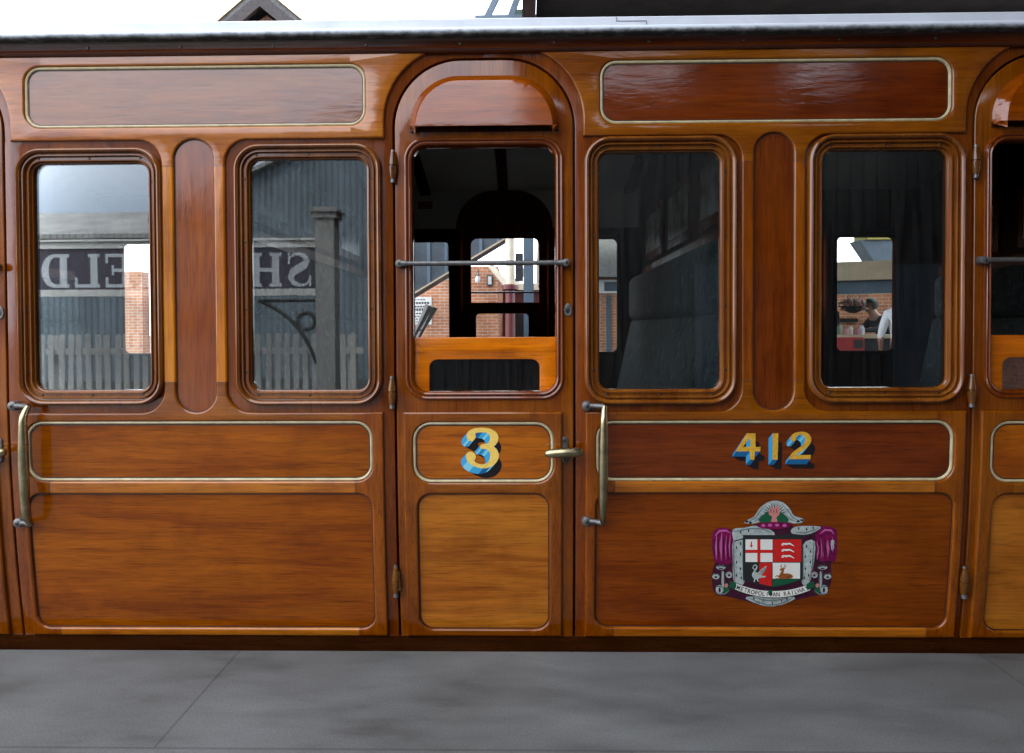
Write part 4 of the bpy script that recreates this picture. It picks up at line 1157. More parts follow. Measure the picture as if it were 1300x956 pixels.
bw = box('window', (ap[0] - .7, Y - .02, 1.0), (ap[0] + .7, Y + .05, 2.6), M['white'], gb)
box('pane', (ap[0] - .6, Y - .025, 1.1), (ap[0] + .6, Y - .021, 2.5), M['black'], bw)
# ---- yard wall to its left
yw = box('yard_wall', (-14, 11.0, -.05), (ap[0] - 2.35, 11.25, XZ(175, 345, 11)[1]), M['brick'])
tag(yw, 'plain red brick yard wall beyond the far left window', 'wall')
# ---- brick annex with raking top, awning roof in front
Y = 10.5
pl = [XZ(470, 470, Y), XZ(632, 470, Y), XZ(632, 338, Y), XZ(592, 338, Y), XZ(470, 404, Y)]
pl = [(pl[0][0], -.05), (pl[1][0], -.05)] + pl[2:]
an = prism('brick_annex', pl, Y, Y + 5, M['brick']); tag(an, 'sunlit orange brick annex with raking top seen through the open door window', 'building')
po0, po1 = XZ(519, 377, Y - .02), XZ(548, 412, Y - .02)
po = box('wall_poster', (po0[0], Y - .02, po1[1]), (po1[0], Y - .002, po0[1]), M['white']); tag(po, 'white printed poster on the orange brick annex wall', 'poster')
w_ = po1[0] - po0[0]; hh = po0[1] - po1[1]
bm = bmesh.new()
for (t, l, hgt) in ((.10, .5, .03), (.22, .85, .07), (.35, .5, .05), (.46, .8, .09), (.60, .6, .05), (.70, .75, .04), (.80, .4, .04), (.90, .6, .03)):
    xm = (po0[0] + po1[0]) / 2; z = po0[1] - t * hh; nseg = max(3, int(l * 9))
    for k in range(nseg):
        a = xm - l * w_ / 2 + l * w_ * k / nseg
        box_bm(bm, a, Y - .0225, z - hgt * hh / 2, a + l * w_ / nseg * .72, Y - .0195, z + hgt * hh / 2)
finish('print', bm, M['black'], po, smooth=False)
nf0, nf1 = XZ(618, 349, Y - .03), XZ(625.5, 363, Y - .03)
nt_ = box('notice_frame', (nf0[0], Y - .04, nf1[1]), (nf1[0], Y - .002, nf0[1]), M['bluegrey'], None, .01); tag(nt_, 'small dark framed notice on the brick annex wall', 'notice')
box('notice_sheet', (nf0[0] + .022, Y - .045, nf1[1] + .03), (nf1[0] - .022, Y - .041, nf0[1] - .03), M['white'], nt_)
ln = XZ(606.5, 352, Y - .15)
lt = thing('wall_lantern', (ln[0], Y, ln[1]), 'small iron wall lantern with white glass on the brick annex', 'lantern')
tube('lantern_glass', [(ln[0], Y - .15, ln[1] - .10), (ln[0], Y - .15, ln[1] - .04), (ln[0], Y - .15, ln[1] + .03)], [.04, .055, .03], M['white'], lt, 8)
tube('lantern_cap', [(ln[0], Y - .15, ln[1] + .03), (ln[0], Y - .15, ln[1] + .08)], [.05, .012], M['iron'], lt, 8)
tube('arm', [(ln[0], Y - .15, ln[1] + .08), (ln[0], Y - .12, ln[1] + .15), (ln[0], Y + .002, ln[1] + .14)], .012, M['iron'], lt, 6)
Y = 8.4
A, B = XZ(470, 408.5, Y), XZ(668, 289, Y)
dz_ = .95
aw = thing('station_awning', (B[0], Y, 2.2), 'dark sloping awning roof with pale fascia over the brick annex', 'awning')
prism('roof_boards', [(A[0], A[1] + .05), (B[0], B[1] + .05), (B[0], B[1] + .05 + dz_), (A[0], A[1] + .05 + dz_)], Y + .04, Y + .75, plain('dark_slate_boards', (.045, .06, .075), .6, noise=.4, nscale=5), aw)
prism('fascia', [(A[0], A[1] + .02), (B[0], B[1] + .02), (B[0], B[1] + .048), (A[0], A[1] + .048)], Y, Y + .05, M['tan'], aw)
for k in range(9):
    t0 = (k + .3) / 9; x = A[0] + (B[0] - A[0]) * t0; z = A[1] + (B[1] - A[1]) * t0
    prism('rib', [(x, z + .052), (x + .05, z + .052 + .05 * (B[1] - A[1]) / (B[0] - A[0])), (x + .05, z + 1.0), (x, z + 1.0)], Y + .01, Y + .0385, M['bluegrey'], aw)
# ---- cream and maroon canopy column with brackets
Y = 8.1
c0 = XZ(647.5, 365, Y); pxm = (Y + D) / FPX
ccl = thing('canopy_column', (c0[0], Y, -.05), 'cream iron canopy column with raking brackets and maroon base', 'column')
tube('lower_shaft', [(c0[0], Y, -.05), (c0[0], Y, c0[1] - .02)], [.085, .075], M['maroon'], ccl, 14)
tube('capital', [(c0[0], Y, c0[1] - .05), (c0[0], Y, c0[1] - .03), (c0[0], Y, c0[1] + .03), (c0[0], Y, c0[1] + .05)], [.08, .13, .13, .08], M['maroon'], ccl, 14)
tube('upper_shaft', [(c0[0], Y, c0[1] + .05), (c0[0], Y, c0[1] + 1.5)], [.07, .065], M['creamp'], ccl, 14)
for s in (-1, 1):
    bm = bmesh.new(); bar_bm(bm, (c0[0] + s * .06, Y, c0[1] + .05), (c0[0] + s * .30, Y, c0[1] + .34), .085, .07); finish('bracket', bm, M['creamp'], ccl, smooth=False)
box('canopy_beam', (c0[0] - .5, Y - .06, c0[1] + 1.5), (c0[0] + 1.2, Y + .06, c0[1] + 1.7), M['creamp'], ccl)
# ---- dark maroon waiting room deep behind
wr = thing('waiting_room', (.6, 15, -.05), 'maroon boarded waiting room far behind the canopy column', 'building')
p0, p1 = XZ(634, 369, 14), XZ(735, 369, 14)
box('wall', (p0[0], 14, -.05), (p1[0], 17, p0[1]), M['maroon'], wr)
bm = bmesh.new(); box_bm(bm, p0[0] - .1, 13.8, p0[1] + .002, p1[0] + .1, 17.2, p0[1] + .16); finish('roof', bm, M['creamp'], wr)
box('door', (p0[0] + .3, 13.95, -.05), (p0[0] + .95, 13.999, 1.5), M['black'], wr)
# ---- tiled cottage behind the seat window
Y = 11.0
q0, q1 = XZ(700, 352, Y), XZ(850, 352, Y); rz = XZ(770, 285, Y + 3)[1]
ct_ = thing('tiled_cottage', ((q0[0] + q1[0]) / 2, Y, -.05), 'small brick cottage with grey tiled roof beside the seat window', 'building')
box('wall', (q0[0], Y, -.05), (q1[0], Y + 6, q0[1]), M['brick'], ct_)
bm = bmesh.new()
vs = [bm.verts.new(v) for v in ((q0[0] - .2, Y - .3, q0[1] - .02), (q1[0] + .2, Y - .3, q0[1] - .02), (q1[0] + .2, Y + 3, rz), (q0[0] - .2, Y + 3, rz), (q1[0] + .2, Y + 6.3, q0[1] - .02), (q0[0] - .2, Y + 6.3, q0[1] - .02))]
for f in ((0, 1, 2, 3), (3, 2, 4, 5), (0, 3, 5), (1, 4, 2), (0, 5, 4, 1)): bm.faces.new([vs[i] for i in f])
finish('roof', bm, M['slate'], ct_, smooth=False)
wn = XZ(768, 362, Y)
wd = box('window', (wn[0] - .35, Y - .05, wn[1] - .16), (wn[0] + .35, Y - .003, wn[1] + .10), M['white'], ct_)
box('pane', (wn[0] - .02, Y - .056, wn[1] - .12), (wn[0] + .30, Y - .051, wn[1] + .06), M['bluegrey'], wd)
box('downpipe', (wn[0] + .02, Y - .08, -.05), (wn[0] + .10, Y - .012, wn[1] - .2), M['bluegrey'], ct_)

# ---- refreshment kiosk, its keeper and customer, seen through the right-hand window
Y = 7.2
kc = Py(1086, 425, Y)
ks = thing('refreshment_kiosk', (kc.x, Y, -.05), 'open fronted refreshment kiosk with tan fascia and dark counter', 'kiosk')
ks.rotation_euler = (0, 0, R(-22))
u = (Y + D) / FPX; ez = kc.z + .05
def kbox(nm, x0, y0, z0, x1, y1, z1, mat, par=None, bev=0):
    o = box(nm, (x0, y0, z0), (x1, y1, z1), mat, None, bev); o.parent = par or ks; return o
kbox('counter', -1.2, 0, 0, 1.3, .55, ez - .05, M['darkboard']); kbox('counter_top', -1.25, -.06, ez - .049, 1.35, .6, ez, M['tan'])
kbox('back_wall', -1.2, 2.0, 0, 1.3, 2.2, ez + 1.1, M['brick'])
fz = (425 - 366) * u + ez
kbox('head_beam', -1.3, .0, fz - .08, 1.4, .14, fz + .10, M['bluegrey']); kbox('fascia', -1.4, -.10, fz + .101, 1.5, -.02, fz + .36, M['tan'])
kbox('roof', -1.45, -.015, fz + .12, 1.55, .75, fz + .22, M['bluegrey'])
for x in (-.36, 1.25): kbox('post', x - .045, .02, ez + .001, x + .045, .11, fz - .082, M['bluegrey'])
dr = kbox('white_door', .80, 1.93, 0, 1.25, 1.995, ez + .62, M['white'])
kbox('shelf', -.12, 1.6, ez + .19, .14, 1.99, ez + .25, M['black'])
kbox('display_rack', -.30, .9, 0, -.16, 1.5, ez + .36, M['darkboard'], None, .02)
hb = Py(1083, 386, Y + .9)
hbk = thing('hanging_basket', (hb.x, Y + .9, hb.z - .1), 'small hanging flower basket of pink and green in the kiosk opening', 'flower basket')
bm = bmesh.new()
for k in range(170):
    a = random.uniform(0, 6.28); r_ = random.uniform(.02, .20); p = Vector((hb.x + r_ * math.cos(a), Y + .9 + r_ * math.sin(a), hb.z + random.uniform(-.05, .10) - r_ * .3))
    bmesh.ops.create_icosphere(bm, subdivisions=1, radius=random.uniform(.012, .03), matrix=Matrix.Translation(p) @ Matrix.Rotation(a, 4, 'X') @ Matrix.Diagonal((1, .4, 1, 1)))
for f in bm.faces: f.material_index = (int(f.calc_center_median().x * 31) + int(f.calc_center_median().z * 37)) % 3 % 2
finish('flowers', bm, [plain('leaf_green', (.07, .11, .03), .6), plain('pink_petal', (.45, .08, .14), .6)], hbk)
tube('bowl', [(hb.x, Y + .9, hb.z - .14), (hb.x, Y + .9, hb.z - .10), (hb.x, Y + .9, hb.z - .03)], [.04, .13, .18], M['black'], hbk, 14)
bm = bmesh.new()
for a in (0, 2.1, 4.2): tube_bm(bm, [(hb.x + .17 * math.cos(a), Y + .9 + .17 * math.sin(a), hb.z - .03), (hb.x, Y + .9, fz + .03)], .006, 5)
finish('chain', bm, M['iron'], hbk)
rb = Py(1071, 436, Y - .35)
rbx = thing('red_cool_box', (rb.x, Y - .35, -.05), 'red cabinet with a black window in front of the kiosk counter', 'cabinet')
box('body', (rb.x - .19, Y - .55, -.05), (rb.x + .19, Y - .2, rb.z + .085), M['redbox'], rbx, .02)
box('hatch', (rb.x + .04, Y - .556, rb.z - .06), (rb.x + .16, Y - .5505, rb.z + .055), M['black'], rbx)
goods = []
for k, (gx_, c, h, r_) in enumerate(((1066, (.25, .3, .2), .14, .04), (1073, (.45, .2, .2), .10, .05), (1080, (.5, .45, .4), .12, .035), (1087, (.3, .1, .1), .09, .05), (1094, (.5, .5, .55), .13, .035))):
    g = Py(gx_, 423, Y + .25)
    ggx = g.x; gz = -.05 + ez + .001
    o = tube('counter_jar', [(ggx, Y + .25, gz), (ggx, Y + .25, gz + h * .75), (ggx, Y + .25, gz + h * .8), (ggx, Y + .25, gz + h)], [r_, r_, r_ * .6, r_ * .6], plain('jar_colour', c, .4), None, 10)
    tag(o, ('%s jar standing on the kiosk counter, %s' % (('dull green', 'rose pink', 'beige', 'dark red', 'pale blue')[k], ('leftmost of the five', 'between the green and beige jars', 'middle of the five', 'between the beige and pale blue jars', 'rightmost of the five')[k])), 'jar', 'jars on the kiosk counter')

def person(name, joints, bones, radii, regions, mats, label):
    me = bpy.data.meshes.new(name); idx = {k: i for i, k in enumerate(joints)}
    me.from_pydata([joints[k] for k in joints], [(idx[a], idx[b]) for a, b in bones], [])
    o = bpy.data.objects.new(name, me); COL.objects.link(o)
    sk = o.modifiers.new('skin', 'SKIN'); ss = o.modifiers.new('sub', 'SUBSURF'); ss.levels = 2; ss.render_levels = 2
    for k, i in idx.items():
        r_ = radii.get(k, .05); me.skin_vertices[0].data[i].radius = r_ if isinstance(r_, tuple) else (r_, r_)
        me.skin_vertices[0].data[i].use_root = (k == 'pelvis')
    bpy.context.view_layer.update()
    dg = bpy.context.evaluated_depsgraph_get()
    nm = bpy.data.meshes.new_from_object(o.evaluated_get(dg)); o.modifiers.clear(); o.data = nm; nm.name = name
    for q in mats: nm.materials.append(q)
    for p in nm.polygons:
        c = p.center; best = None
        for (a, b, mi) in regions:
            A_, B_ = Vector(joints[a]), Vector(joints[b]); d = B_ - A_; t = max(0, min(1, (c - A_).dot(d) / max(d.length_squared, 1e-9)))
            q = (c - A_ - d * t).length
            if best is None or q < best[0]: best = (q, mi)
        p.material_index = best[1]; p.use_smooth = True
    return tag(o, label, 'person')
skin_m = plain('skin', (.42, .24, .17), .5); hair_m = plain('dark_hair', (.018, .013, .011), .6, noise=.4, nscale=60)
shirt_w = plain('white_shirt', (.78, .80, .84), .7, noise=.08, nscale=10); dark_c = plain('dark_jumper', (.025, .025, .032), .8); trou = plain('dark_trousers', (.03, .035, .05), .8)
BON_ = [('pelvis', 'waist'), ('waist', 'chest'), ('chest', 'neck'), ('neck', 'head'), ('head', 'crown')]
for s in 'lr': BON_ += [('chest', 'sh' + s), ('sh' + s, 'el' + s), ('el' + s, 'wr' + s), ('wr' + s, 'hd' + s), ('pelvis', 'hp' + s), ('hp' + s, 'kn' + s), ('kn' + s, 'an' + s), ('an' + s, 'to' + s)]
RAD = dict(pelvis=(.15, .12), waist=(.14, .11), chest=(.16, .12), neck=.055, head=(.075, .09), crown=.06, shl=.07, shr=.07, ell=.045, elr=.045, wrl=.032, wrr=.032, hdl=.035, hdr=.035, hpl=.085, hpr=.085, knl=.06, knr=.06, anl=.045, anr=.045, tol=.04, tor=.04)
def figure(cx, cy, z0, lean, face, lh, rh, top, label, hairc):
    """standing figure facing along +face (unit xy), leaning forward by lean metres at the chest"""
    f = Vector((face[0], face[1], 0)).normalized(); sd = Vector((-f.y, f.x, 0)); o = Vector((cx, cy, z0)); up = Vector((0, 0, 1))
    def q(a, b, c): return tuple(o + f * a + sd * b + up * c)
    dz = lean * .35
    J = dict(pelvis=q(0, 0, .92), waist=q(lean * .4, 0, 1.08), chest=q(lean, 0, 1.34 - dz), neck=q(lean * 1.25, 0, 1.48 - dz), head=q(lean * 1.4 + .02, 0, 1.58 - dz), crown=q(lean * 1.45, 0, 1.68 - dz))
    for s, k in (('l', 1), ('r', -1)):
        hh = lh if s == 'l' else rh
        J['sh' + s] = q(lean, .18 * k, 1.38 - dz)
        J['hd' + s] = q(hh[0], hh[1] * k, hh[2]); sh = Vector(J['sh' + s]); hd_ = Vector(J['hd' + s])
        J['wr' + s] = tuple(sh.lerp(hd_, .86)); J['el' + s] = tuple(sh.lerp(hd_, .47) - up * .05 + sd * .05 * k - f * .03)
        J['hp' + s] = q(0, .09 * k, .88); J['kn' + s] = q(.02, .10 * k, .48); J['an' + s] = q(-.02, .10 * k, .08); J['to' + s] = q(.12, .11 * k, .04)
    reg = [('pelvis', 'chest', 0), ('neck', 'crown', 1)]
    for s in 'lr': reg += [('sh' + s, 'el' + s, 0), ('el' + s, 'wr' + s, 0 if top is not shirt_w else 1), ('wr' + s, 'hd' + s, 1), ('hp' + s, 'kn' + s, 2), ('kn' + s, 'an' + s, 2), ('an' + s, 'to' + s, 3), ('pelvis', 'hp' + s, 2)]
    b = person('person', J, BON_, RAD, reg, [top, skin_m, trou, M['black']], label)
    bm = bmesh.new(); hc = Vector(J['head']) * .45 + Vector(J['crown']) * .55 - f * .018
    bmesh.ops.create_icosphere(bm, subdivisions=3, radius=1)
    for v in bm.verts:
        n_ = v.co.copy(); v.co = hc + (f * n_.x * .098 + sd * n_.y * .092 + up * n_.z * .105) * (1 + .05 * math.sin(n_.x * 23 + n_.z * 17))
    bmesh.ops.delete(bm, geom=[v for v in bm.verts if (v.co - hc).dot(f) > .045 and (v.co - hc).z < .05 or (v.co - hc).z < -.085], context='VERTS')
    finish('hair', bm, hairc, b)
    bm = bmesh.new(); hd_ = Vector(J['head'])
    bmesh.ops.create_cone(bm, segments=8, radius1=.018, radius2=.006, depth=.05, matrix=Matrix.Translation(hd_ + f * .095 + up * .01) @ Matrix.Rotation(R(20), 4, sd))
    finish('nose', bm, skin_m, b)
    return b
pk = Py(1109, 396, Y + .95)
figure(pk.x + .30, Y + .95, -.05, .26, (-1, -.15), (.62, .12, 1.12), (.66, .10, 1.06), dark_c, 'dark haired person in a dark top leaning over the kiosk counter', hair_m)
pk = Py(1127, 420, Y - .6)
figure(pk.x + .20, Y - .6, -.05, .04, (.2, 1), (.12, .24, .84), (.14, .22, .86), shirt_w, 'person in a white shirt standing before the kiosk counter', plain('grey_hair', (.25, .23, .21), .6))

hr0, hr1 = Py(1112, 336, 11.5), Py(1160, 336, 11.5); hrt = Py(1140, 306, 11.5)
hut = thing('slate_roofed_hut', ((hr0.x + hr1.x) / 2, 11.5, -.05), 'slate roofed hut with lichened ridge rising behind the kiosk', 'hut')
box('wall', (hr0.x + .15, 11.5, -.05), (hr1.x + 1.5, 11.72, hr0.z - .002), M['brick'], hut)
prism('roof', [(hr0.x - .1, hr0.z), (hr1.x + 1.7, hr0.z), (hr1.x + 1.1, hrt.z), (hr0.x - .42, hrt.z)], 11.3, 11.75, M['bluegrey'], hut)
box('ridge', (hr0.x - .3, 11.25, hrt.z + .003), (hr1.x + 1.2, 11.8, hrt.z + .12), plain('lichened_ridge', (.42, .36, .08), .8, noise=.4, nscale=9), hut)

# ---- sack truck leaning near the brick annex
sk0, sk1 = Py(529, 420, 5.2), Py(545, 388, 5.2)
st_ = thing('sack_truck', (sk0.x, 5.2, -.05), 'grey iron barrow handle slanting up before the wall poster', 'barrow')
for k in (0, .38):
    bm = bmesh.new(); d_ = (sk1 - sk0).normalized()
    b0 = sk0 - d_ * ((sk0.z + .0) / d_.z); tube_bm(bm, [(b0.x, 5.2 + k, .05), (sk0.x, 5.2 + k, sk0.z), (sk1.x, 5.2 + k, sk1.z)], [.025, .025, .05], 8); finish('handle_rail', bm, M['iron'], st_)
for k in (-.06, .44):
    tube('wheel', [(b0.x, 5.2 + k - .02, .10), (b0.x, 5.2 + k + .02, .10)], .15, M['black'], st_, 18)
bm = bmesh.new()
for t in (.2, .5, .8): tube_bm(bm, [(b0.x + (sk1.x - b0.x) * t, 5.2, .05 + (sk1.z - .05) * t), (b0.x + (sk1.x - b0.x) * t, 5.58, .05 + (sk1.z - .05) * t)], .015, 6)
finish('cross_bar', bm, M['iron'], st_)

# ---- footbridge crossing the line overhead
XB = Py(663, 6, 6.0).x
br = thing('footbridge', (XB + 2.3, 4, -1.0), 'dark iron footbridge crossing above the carriage roof', 'footbridge')
YB0, YB1 = -6.45, 13.5
BW = 6.2
box('deck', (XB + .16, YB0, 4.66), (XB + BW, YB1, 4.84), M['bridge'], br)
for x in (XB, XB + BW):
    gd = box('girder', (x, YB0, 4.42), (x + .14, YB1, 5.9), M['bridge_red'], br)
for k in range(14):
    y = YB0 + .6 + k * (YB1 - YB0 - 1.2) / 13
    box('cross_beam', (XB + .145, y - .08, 4.40), (XB + BW - .005, y + .08, 4.655), M['bridge'], br)
lg = Py(671, 340, 5.3).x
for (x, y, w) in ((lg, 5.3, .057), (XB + BW - .3, 5.3, .1), (XB + .3, -5.3, .1), (XB + BW - .3, -5.3, .1)):
    bm = bmesh.new(); box_bm(bm, x - w, y - .09, -.05 if y > 0 else 0.0, x + w, y + .09, 4.39); finish('leg', bm, M['bluegrey'], br, smooth=False)
s0, s1 = Py(654, 322, 5.25), Py(664, 357, 5.25)
box('hanging_sign', (s0.x, 5.22, s1.z), (lg - .06, 5.28, s0.z), M['darkboard'], br)
gp0, gp1 = Py(702, 10, 6.1), Py(708, 10, 6.1)
box('end_pier', (XB + .16, 6.1, 3.6), (gp0.x - .03, 6.5, 4.39), M['bridge_red'], br)
box('downpipe', (gp0.x, 6.0, 3.6), (gp1.x, 6.08, 4.39), M['green_pipe'], br)
bb0, bb1 = Py(603, 20.5, 6.0), Py(664, 24, 6.0)
box('bracket_beam', (bb0.x, 5.97, bb1.z - .08), (XB + .2, 6.05, bb0.z), M['bluegrey'], br)
for a_, c_ in (((618.5, 22), (633, -8)), ((648, 22), (664, -22))):
    bm = bmesh.new(); bar_bm(bm, Py(*a_, 6.02), Py(*c_, 6.02), .075, .05); finish('strut', bm, M['bluegrey'], br, smooth=False)
bm = bmesh.new(); q0 = Py(650, 19, 6.02); box_bm(bm, q0.x, 6.0, q0.z - .06, XB + .15, 6.04, q0.z + .06); finish('gusset', bm, M['green_pipe'], br, smooth=False)
tl = Py(640, -60, 6.02)
box('top_rail', (XB - .45, 5.99, tl.z), (XB + .1, 6.05, tl.z + .08), M['bluegrey'], br)

# ================================================================== behind the photographer, mirrored in the glass
def MIRX(px, py, yv): p = Py(px, py, yv); return p.x, .075 - yv, p.z
YV = 13.4
el = MIRX(215, 276, YV); apx = MIRX(545, 116, YV); er_ = MIRX(875, 276, YV)
sh = thing('corrugated_shed', (apx[0], el[1], 0), 'big blue grey corrugated shed with gable, mirrored in the left hand windows', 'shed')
yb = el[1]
prism('wall', [(el[0], 0), (er_[0], 0), (er_[0], el[2]), (apx[0], apx[2]), (el[0], el[2])], yb - 12, yb, M['corr'], sh)
for e in (el, er_):
    s = 1 if e[0] > apx[0] else -1
    dx, dz = (e[0] - apx[0]), (e[2] - apx[2])
    prism('roof', [(apx[0], apx[2] + .10), (apx[0] + dx * 1.06, apx[2] + dz * 1.06 + .10), (apx[0] + dx * 1.06, apx[2] + dz * 1.06 + .01), (apx[0], apx[2] + .01)], yb - 12.2, yb + .25, M['corr_pale'], sh)
l0 = MIRX(-330, 299, YV - .6); l1 = MIRX(213, 299, YV - .6); l2 = MIRX(0, 277, YV + 1)
lt = thing('lean_to', (l0[0], l0[1], 0), 'low lean to with pale corrugated roof beside the grey shed', 'outbuilding')
box('wall', (l0[0], l0[1] - 3, 0), (l1[0], l0[1], l0[2] - .1), M['corr'], lt)
bm = bmesh.new()
vs = [bm.verts.new(v) for v in ((l0[0], l0[1] + .3, l0[2] - .06), (l1[0], l0[1] + .3, l0[2] - .06), (l1[0], l0[1] - 2.9, l2[2] + .35), (l0[0], l0[1] - 2.9, l2[2] + .35), (l0[0], l0[1] + .3, l0[2] - .16), (l1[0], l0[1] + .3, l0[2] - .16), (l1[0], l0[1] - 2.9, l2[2] + .25), (l0[0], l0[1] - 2.9, l2[2] + .25))]
for f in ((0, 1, 2, 3), (4, 7, 6, 5), (0, 4, 5, 1), (1, 5, 6, 2), (2, 6, 7, 3), (3, 7, 4, 0)): bm.faces.new([vs[i] for i in f])
finish('roof', bm, M['corr_pale'], lt, smooth=False)
# station name board
YV = 5.2
r0 = MIRX(402, 306, YV); r1 = MIRX(40, 377, YV); yb = r0[1]
nb = thing('station_sign', (r0[0], yb, 0), 'station name board with pale letters on a dark field between white posts', 'station sign')
pm = (YV + D) / FPX
box('board', (r1[0] - .1, yb - .04, r1[2] + .075), (r0[0], yb, r0[2] - .075), plain('dark_maroon_enamel', (.055, .050, .078), .35), nb)
bm = bmesh.new()
for z0, z1 in ((r0[2] - .074, r0[2]), (r1[2], r1[2] + .074)): box_bm(bm, r1[0] - .12, yb - .06, z0, r0[0], yb + .03, z1)
finish('frame', bm, M['white'], nb)
box('board_cap', (r1[0] - .16, yb - .09, r0[2] + .001), (r0[0] + .02, yb + .06, r0[2] + .025), M['white'], nb)
pc = MIRX(415.5, 300, YV); ptop = MIRX(415, 265, YV)[2]
def post(xc):
    p = box('post', (xc - .105, yb - .14, 0), (xc + .105, yb + .07, ptop - .12), M['postgrey'], nb)
    for dz0, dz1, w in ((-.12, -.06, .135), (-.06, -.03, .16), (-.03, .0, .12)): box('post_cap', (xc - w, yb - .035 - w, ptop + dz0 + .001), (xc + w, yb - .035 + w, ptop + dz1), M['postgrey'], p)
M['postgrey'] = plain('shaded_grey_paint', (.36, .36, .34), .5, noise=.15, nscale=6)  # grey paint taken darker: the posts' shade is put into its colour
post(pc[0]); post(r1[0] - .22)
# letters: seen from the carriage the word runs towards -x
H_ = (365 - 322) * pm; zb_l = MIRX(200, 365, YV)[2]; xs_ = MIRX(398, 340, YV)[0]; xe_ = MIRX(54, 340, YV)[0]
word = 'SHEFFIELD'; wid = dict(S=.95, H=1.12, E=.98, F=.93, I=.58, L=.95, D=1.06)
tot = sum(wid[c] for c in word) + .16 * (len(word) - 1); un = (xs_ - xe_) / tot
t_, s_ = .26, .10
def letter(ch):
    w = wid[ch]; lp = []
    def rc(a, b, c, d): lp.append([(a, b), (c, b), (c, d), (a, d)])
    if ch in 'HEFILD':
        x = .10 if ch != 'H' else .08
        if ch == 'I': x = .16
        rc(x, 0, x + t_, 1)
        rc(x - .08, 0, x + t_ + .08, s_); rc(x - .08, 1 - s_, x + t_ + .08, 1)
    if ch == 'H': rc(w - .08 - t_, 0, w - .08, 1); rc(w - .16 - t_, 0, w, s_); rc(w - .16 - t_, 1 - s_, w, 1); rc(.3, .44, w - .3, .56)
    if ch in 'EF': rc(.3, 1 - s_, w - .03, 1); rc(w - .13, .72, w - .03, .95); rc(.3, .46, w - .25, .56); rc(w - .33, .36, w - .25, .66)
    if ch in 'EL': rc(.3, 0, w - .03, s_); rc(w - .13, .05, w - .03, .30)
    if ch == 'D':
        o_ = [(.3, 0), (.55, 0)] + [(.55 + .48 * math.sin(R(k)), .5 - .5 * math.cos(R(k))) for k in range(10, 180, 10)] + [(.55, 1), (.3, 1)]
        i_ = [(.3, .1), (.52, .1)] + [(.52 + .25 * math.sin(R(k)), .5 - .4 * math.cos(R(k))) for k in range(15, 180, 15)] + [(.52, .9), (.3, .9)]
        return lp, (o_, i_)
    if ch == 'S':
        c = [(.84, .74), (.80, .86), (.66, .955), (.47, .965), (.28, .90), (.20, .76), (.30, .62), (.50, .53), (.70, .43), (.78, .27), (.68, .11), (.48, .04), (.28, .05), (.14, .14), (.09, .27)]
        ww = [.06, .07, .08, .10, .16, .22, .25, .26, .25, .22, .16, .10, .08, .07, .06]
        L_, R_ = [], []
        for i, p in enumerate(c):
            a = Vector(c[max(i - 1, 0)]); b = Vector(c[min(i + 1, len(c) - 1)]); t = (b - a).normalized(); n_ = Vector((-t.y, t.x))
            L_.append((p[0] + n_.x * ww[i] / 2, p[1] + n_.y * ww[i] / 2)); R_.append((p[0] - n_.x * ww[i] / 2, p[1] - n_.y * ww[i] / 2))
        rc(.81, .66, .88, 1.0); rc(.05, 0, .12, .34)
        return lp, (L_ + R_[::-1], None)
    return lp, None
lm = plain('pale_blue_white_lettering', (.62, .66, .70), .4)
cur = 0
for ch in word:
    lp, extra = letter(ch); bm = bmesh.new(); k = 0
    fn = lambda a, b: (xs_ - (cur + a) * un, zb_l + b * H_)
    for q in lp: poly_bm(bm, [q], fn, yb + .004 + .0004 * k); k += 1
    if extra: poly_bm(bm, [extra[0]] + ([extra[1]] if extra[1] else []), fn, yb + .004 + .0004 * k)
    finish('letter', bm, lm, nb, smooth=False)
    cur += wid[ch] + .16
# iron bracket with a ring under the board
b0 = MIRX(402, 380, YV); b1 = MIRX(330, 382, YV); b2 = MIRX(402, 462, YV); rg = MIRX(389, 401, YV)
bm = bmesh.new()
cv = []
for k in range(13):
    t = k / 12; p = Vector((b1[0], b1[2])) * (1 - t) ** 2 + Vector((b0[0] - .17, b1[2] - .18)) * 2 * t * (1 - t) + Vector((b2[0], b2[2])) * t * t
    cv.append((p.x, yb - .03, p.y))
tube_bm(bm, cv, .022, 8); tube_bm(bm, [(b1[0] - .02, yb - .03, b1[2]), (b0[0], yb - .03, b1[2])], .018, 8)
ri = [(rg[0] + .095 * math.cos(a), yb - .03, rg[2] - .06 + .095 * math.sin(a)) for a in [2 * math.pi * k / 20 for k in range(21)]]
tube_bm(bm, ri, .024, 8)
finish('iron_bracket', bm, M['black'], nb)
# picket fence
YV = 6.0
fz_ = MIRX(100, 424, YV)[2]; yb = .075 - YV; pm = (YV + D) / FPX
x0_, x1_ = MIRX(-120, 430, YV)[0], MIRX(452, 430, YV)[0]
fe = thing('picket_fence', (x0_, yb, 0), 'white picket fence with rounded tops below the station name board', 'fence')
pk_me = None; x = x0_; pitch_ = 12.1 * pm
while x < x1_:
    if pk_me is None:
        w = .033; out = [(-w, .03), (w, .03), (w, fz_ - .035)] + [(w * math.cos(R(a)), fz_ - .035 + .035 * math.sin(R(a))) for a in range(15, 180, 15)] + [(-w, fz_ - .035)]
        o = prism('picket', out, .0, .018, M['white'], None); o.parent = fe; o.location = (0, 0, 0); pk_me = o.data
    else:
        o = bpy.data.objects.new('picket', pk_me); COL.objects.link(o); o.parent = fe; o.location = (x - x0_, random.uniform(-.002, .002), random.uniform(-.01, .006)); o.rotation_euler = (0, R(random.uniform(-.8, .8)), 0)
    x += pitch_
for z in (.28, fz_ - .22):
    o = box('rail', (-.1, -.042, z - .04), (x1_ - x0_ + .1, -.003, z + .04), M['white']); o.parent = fe
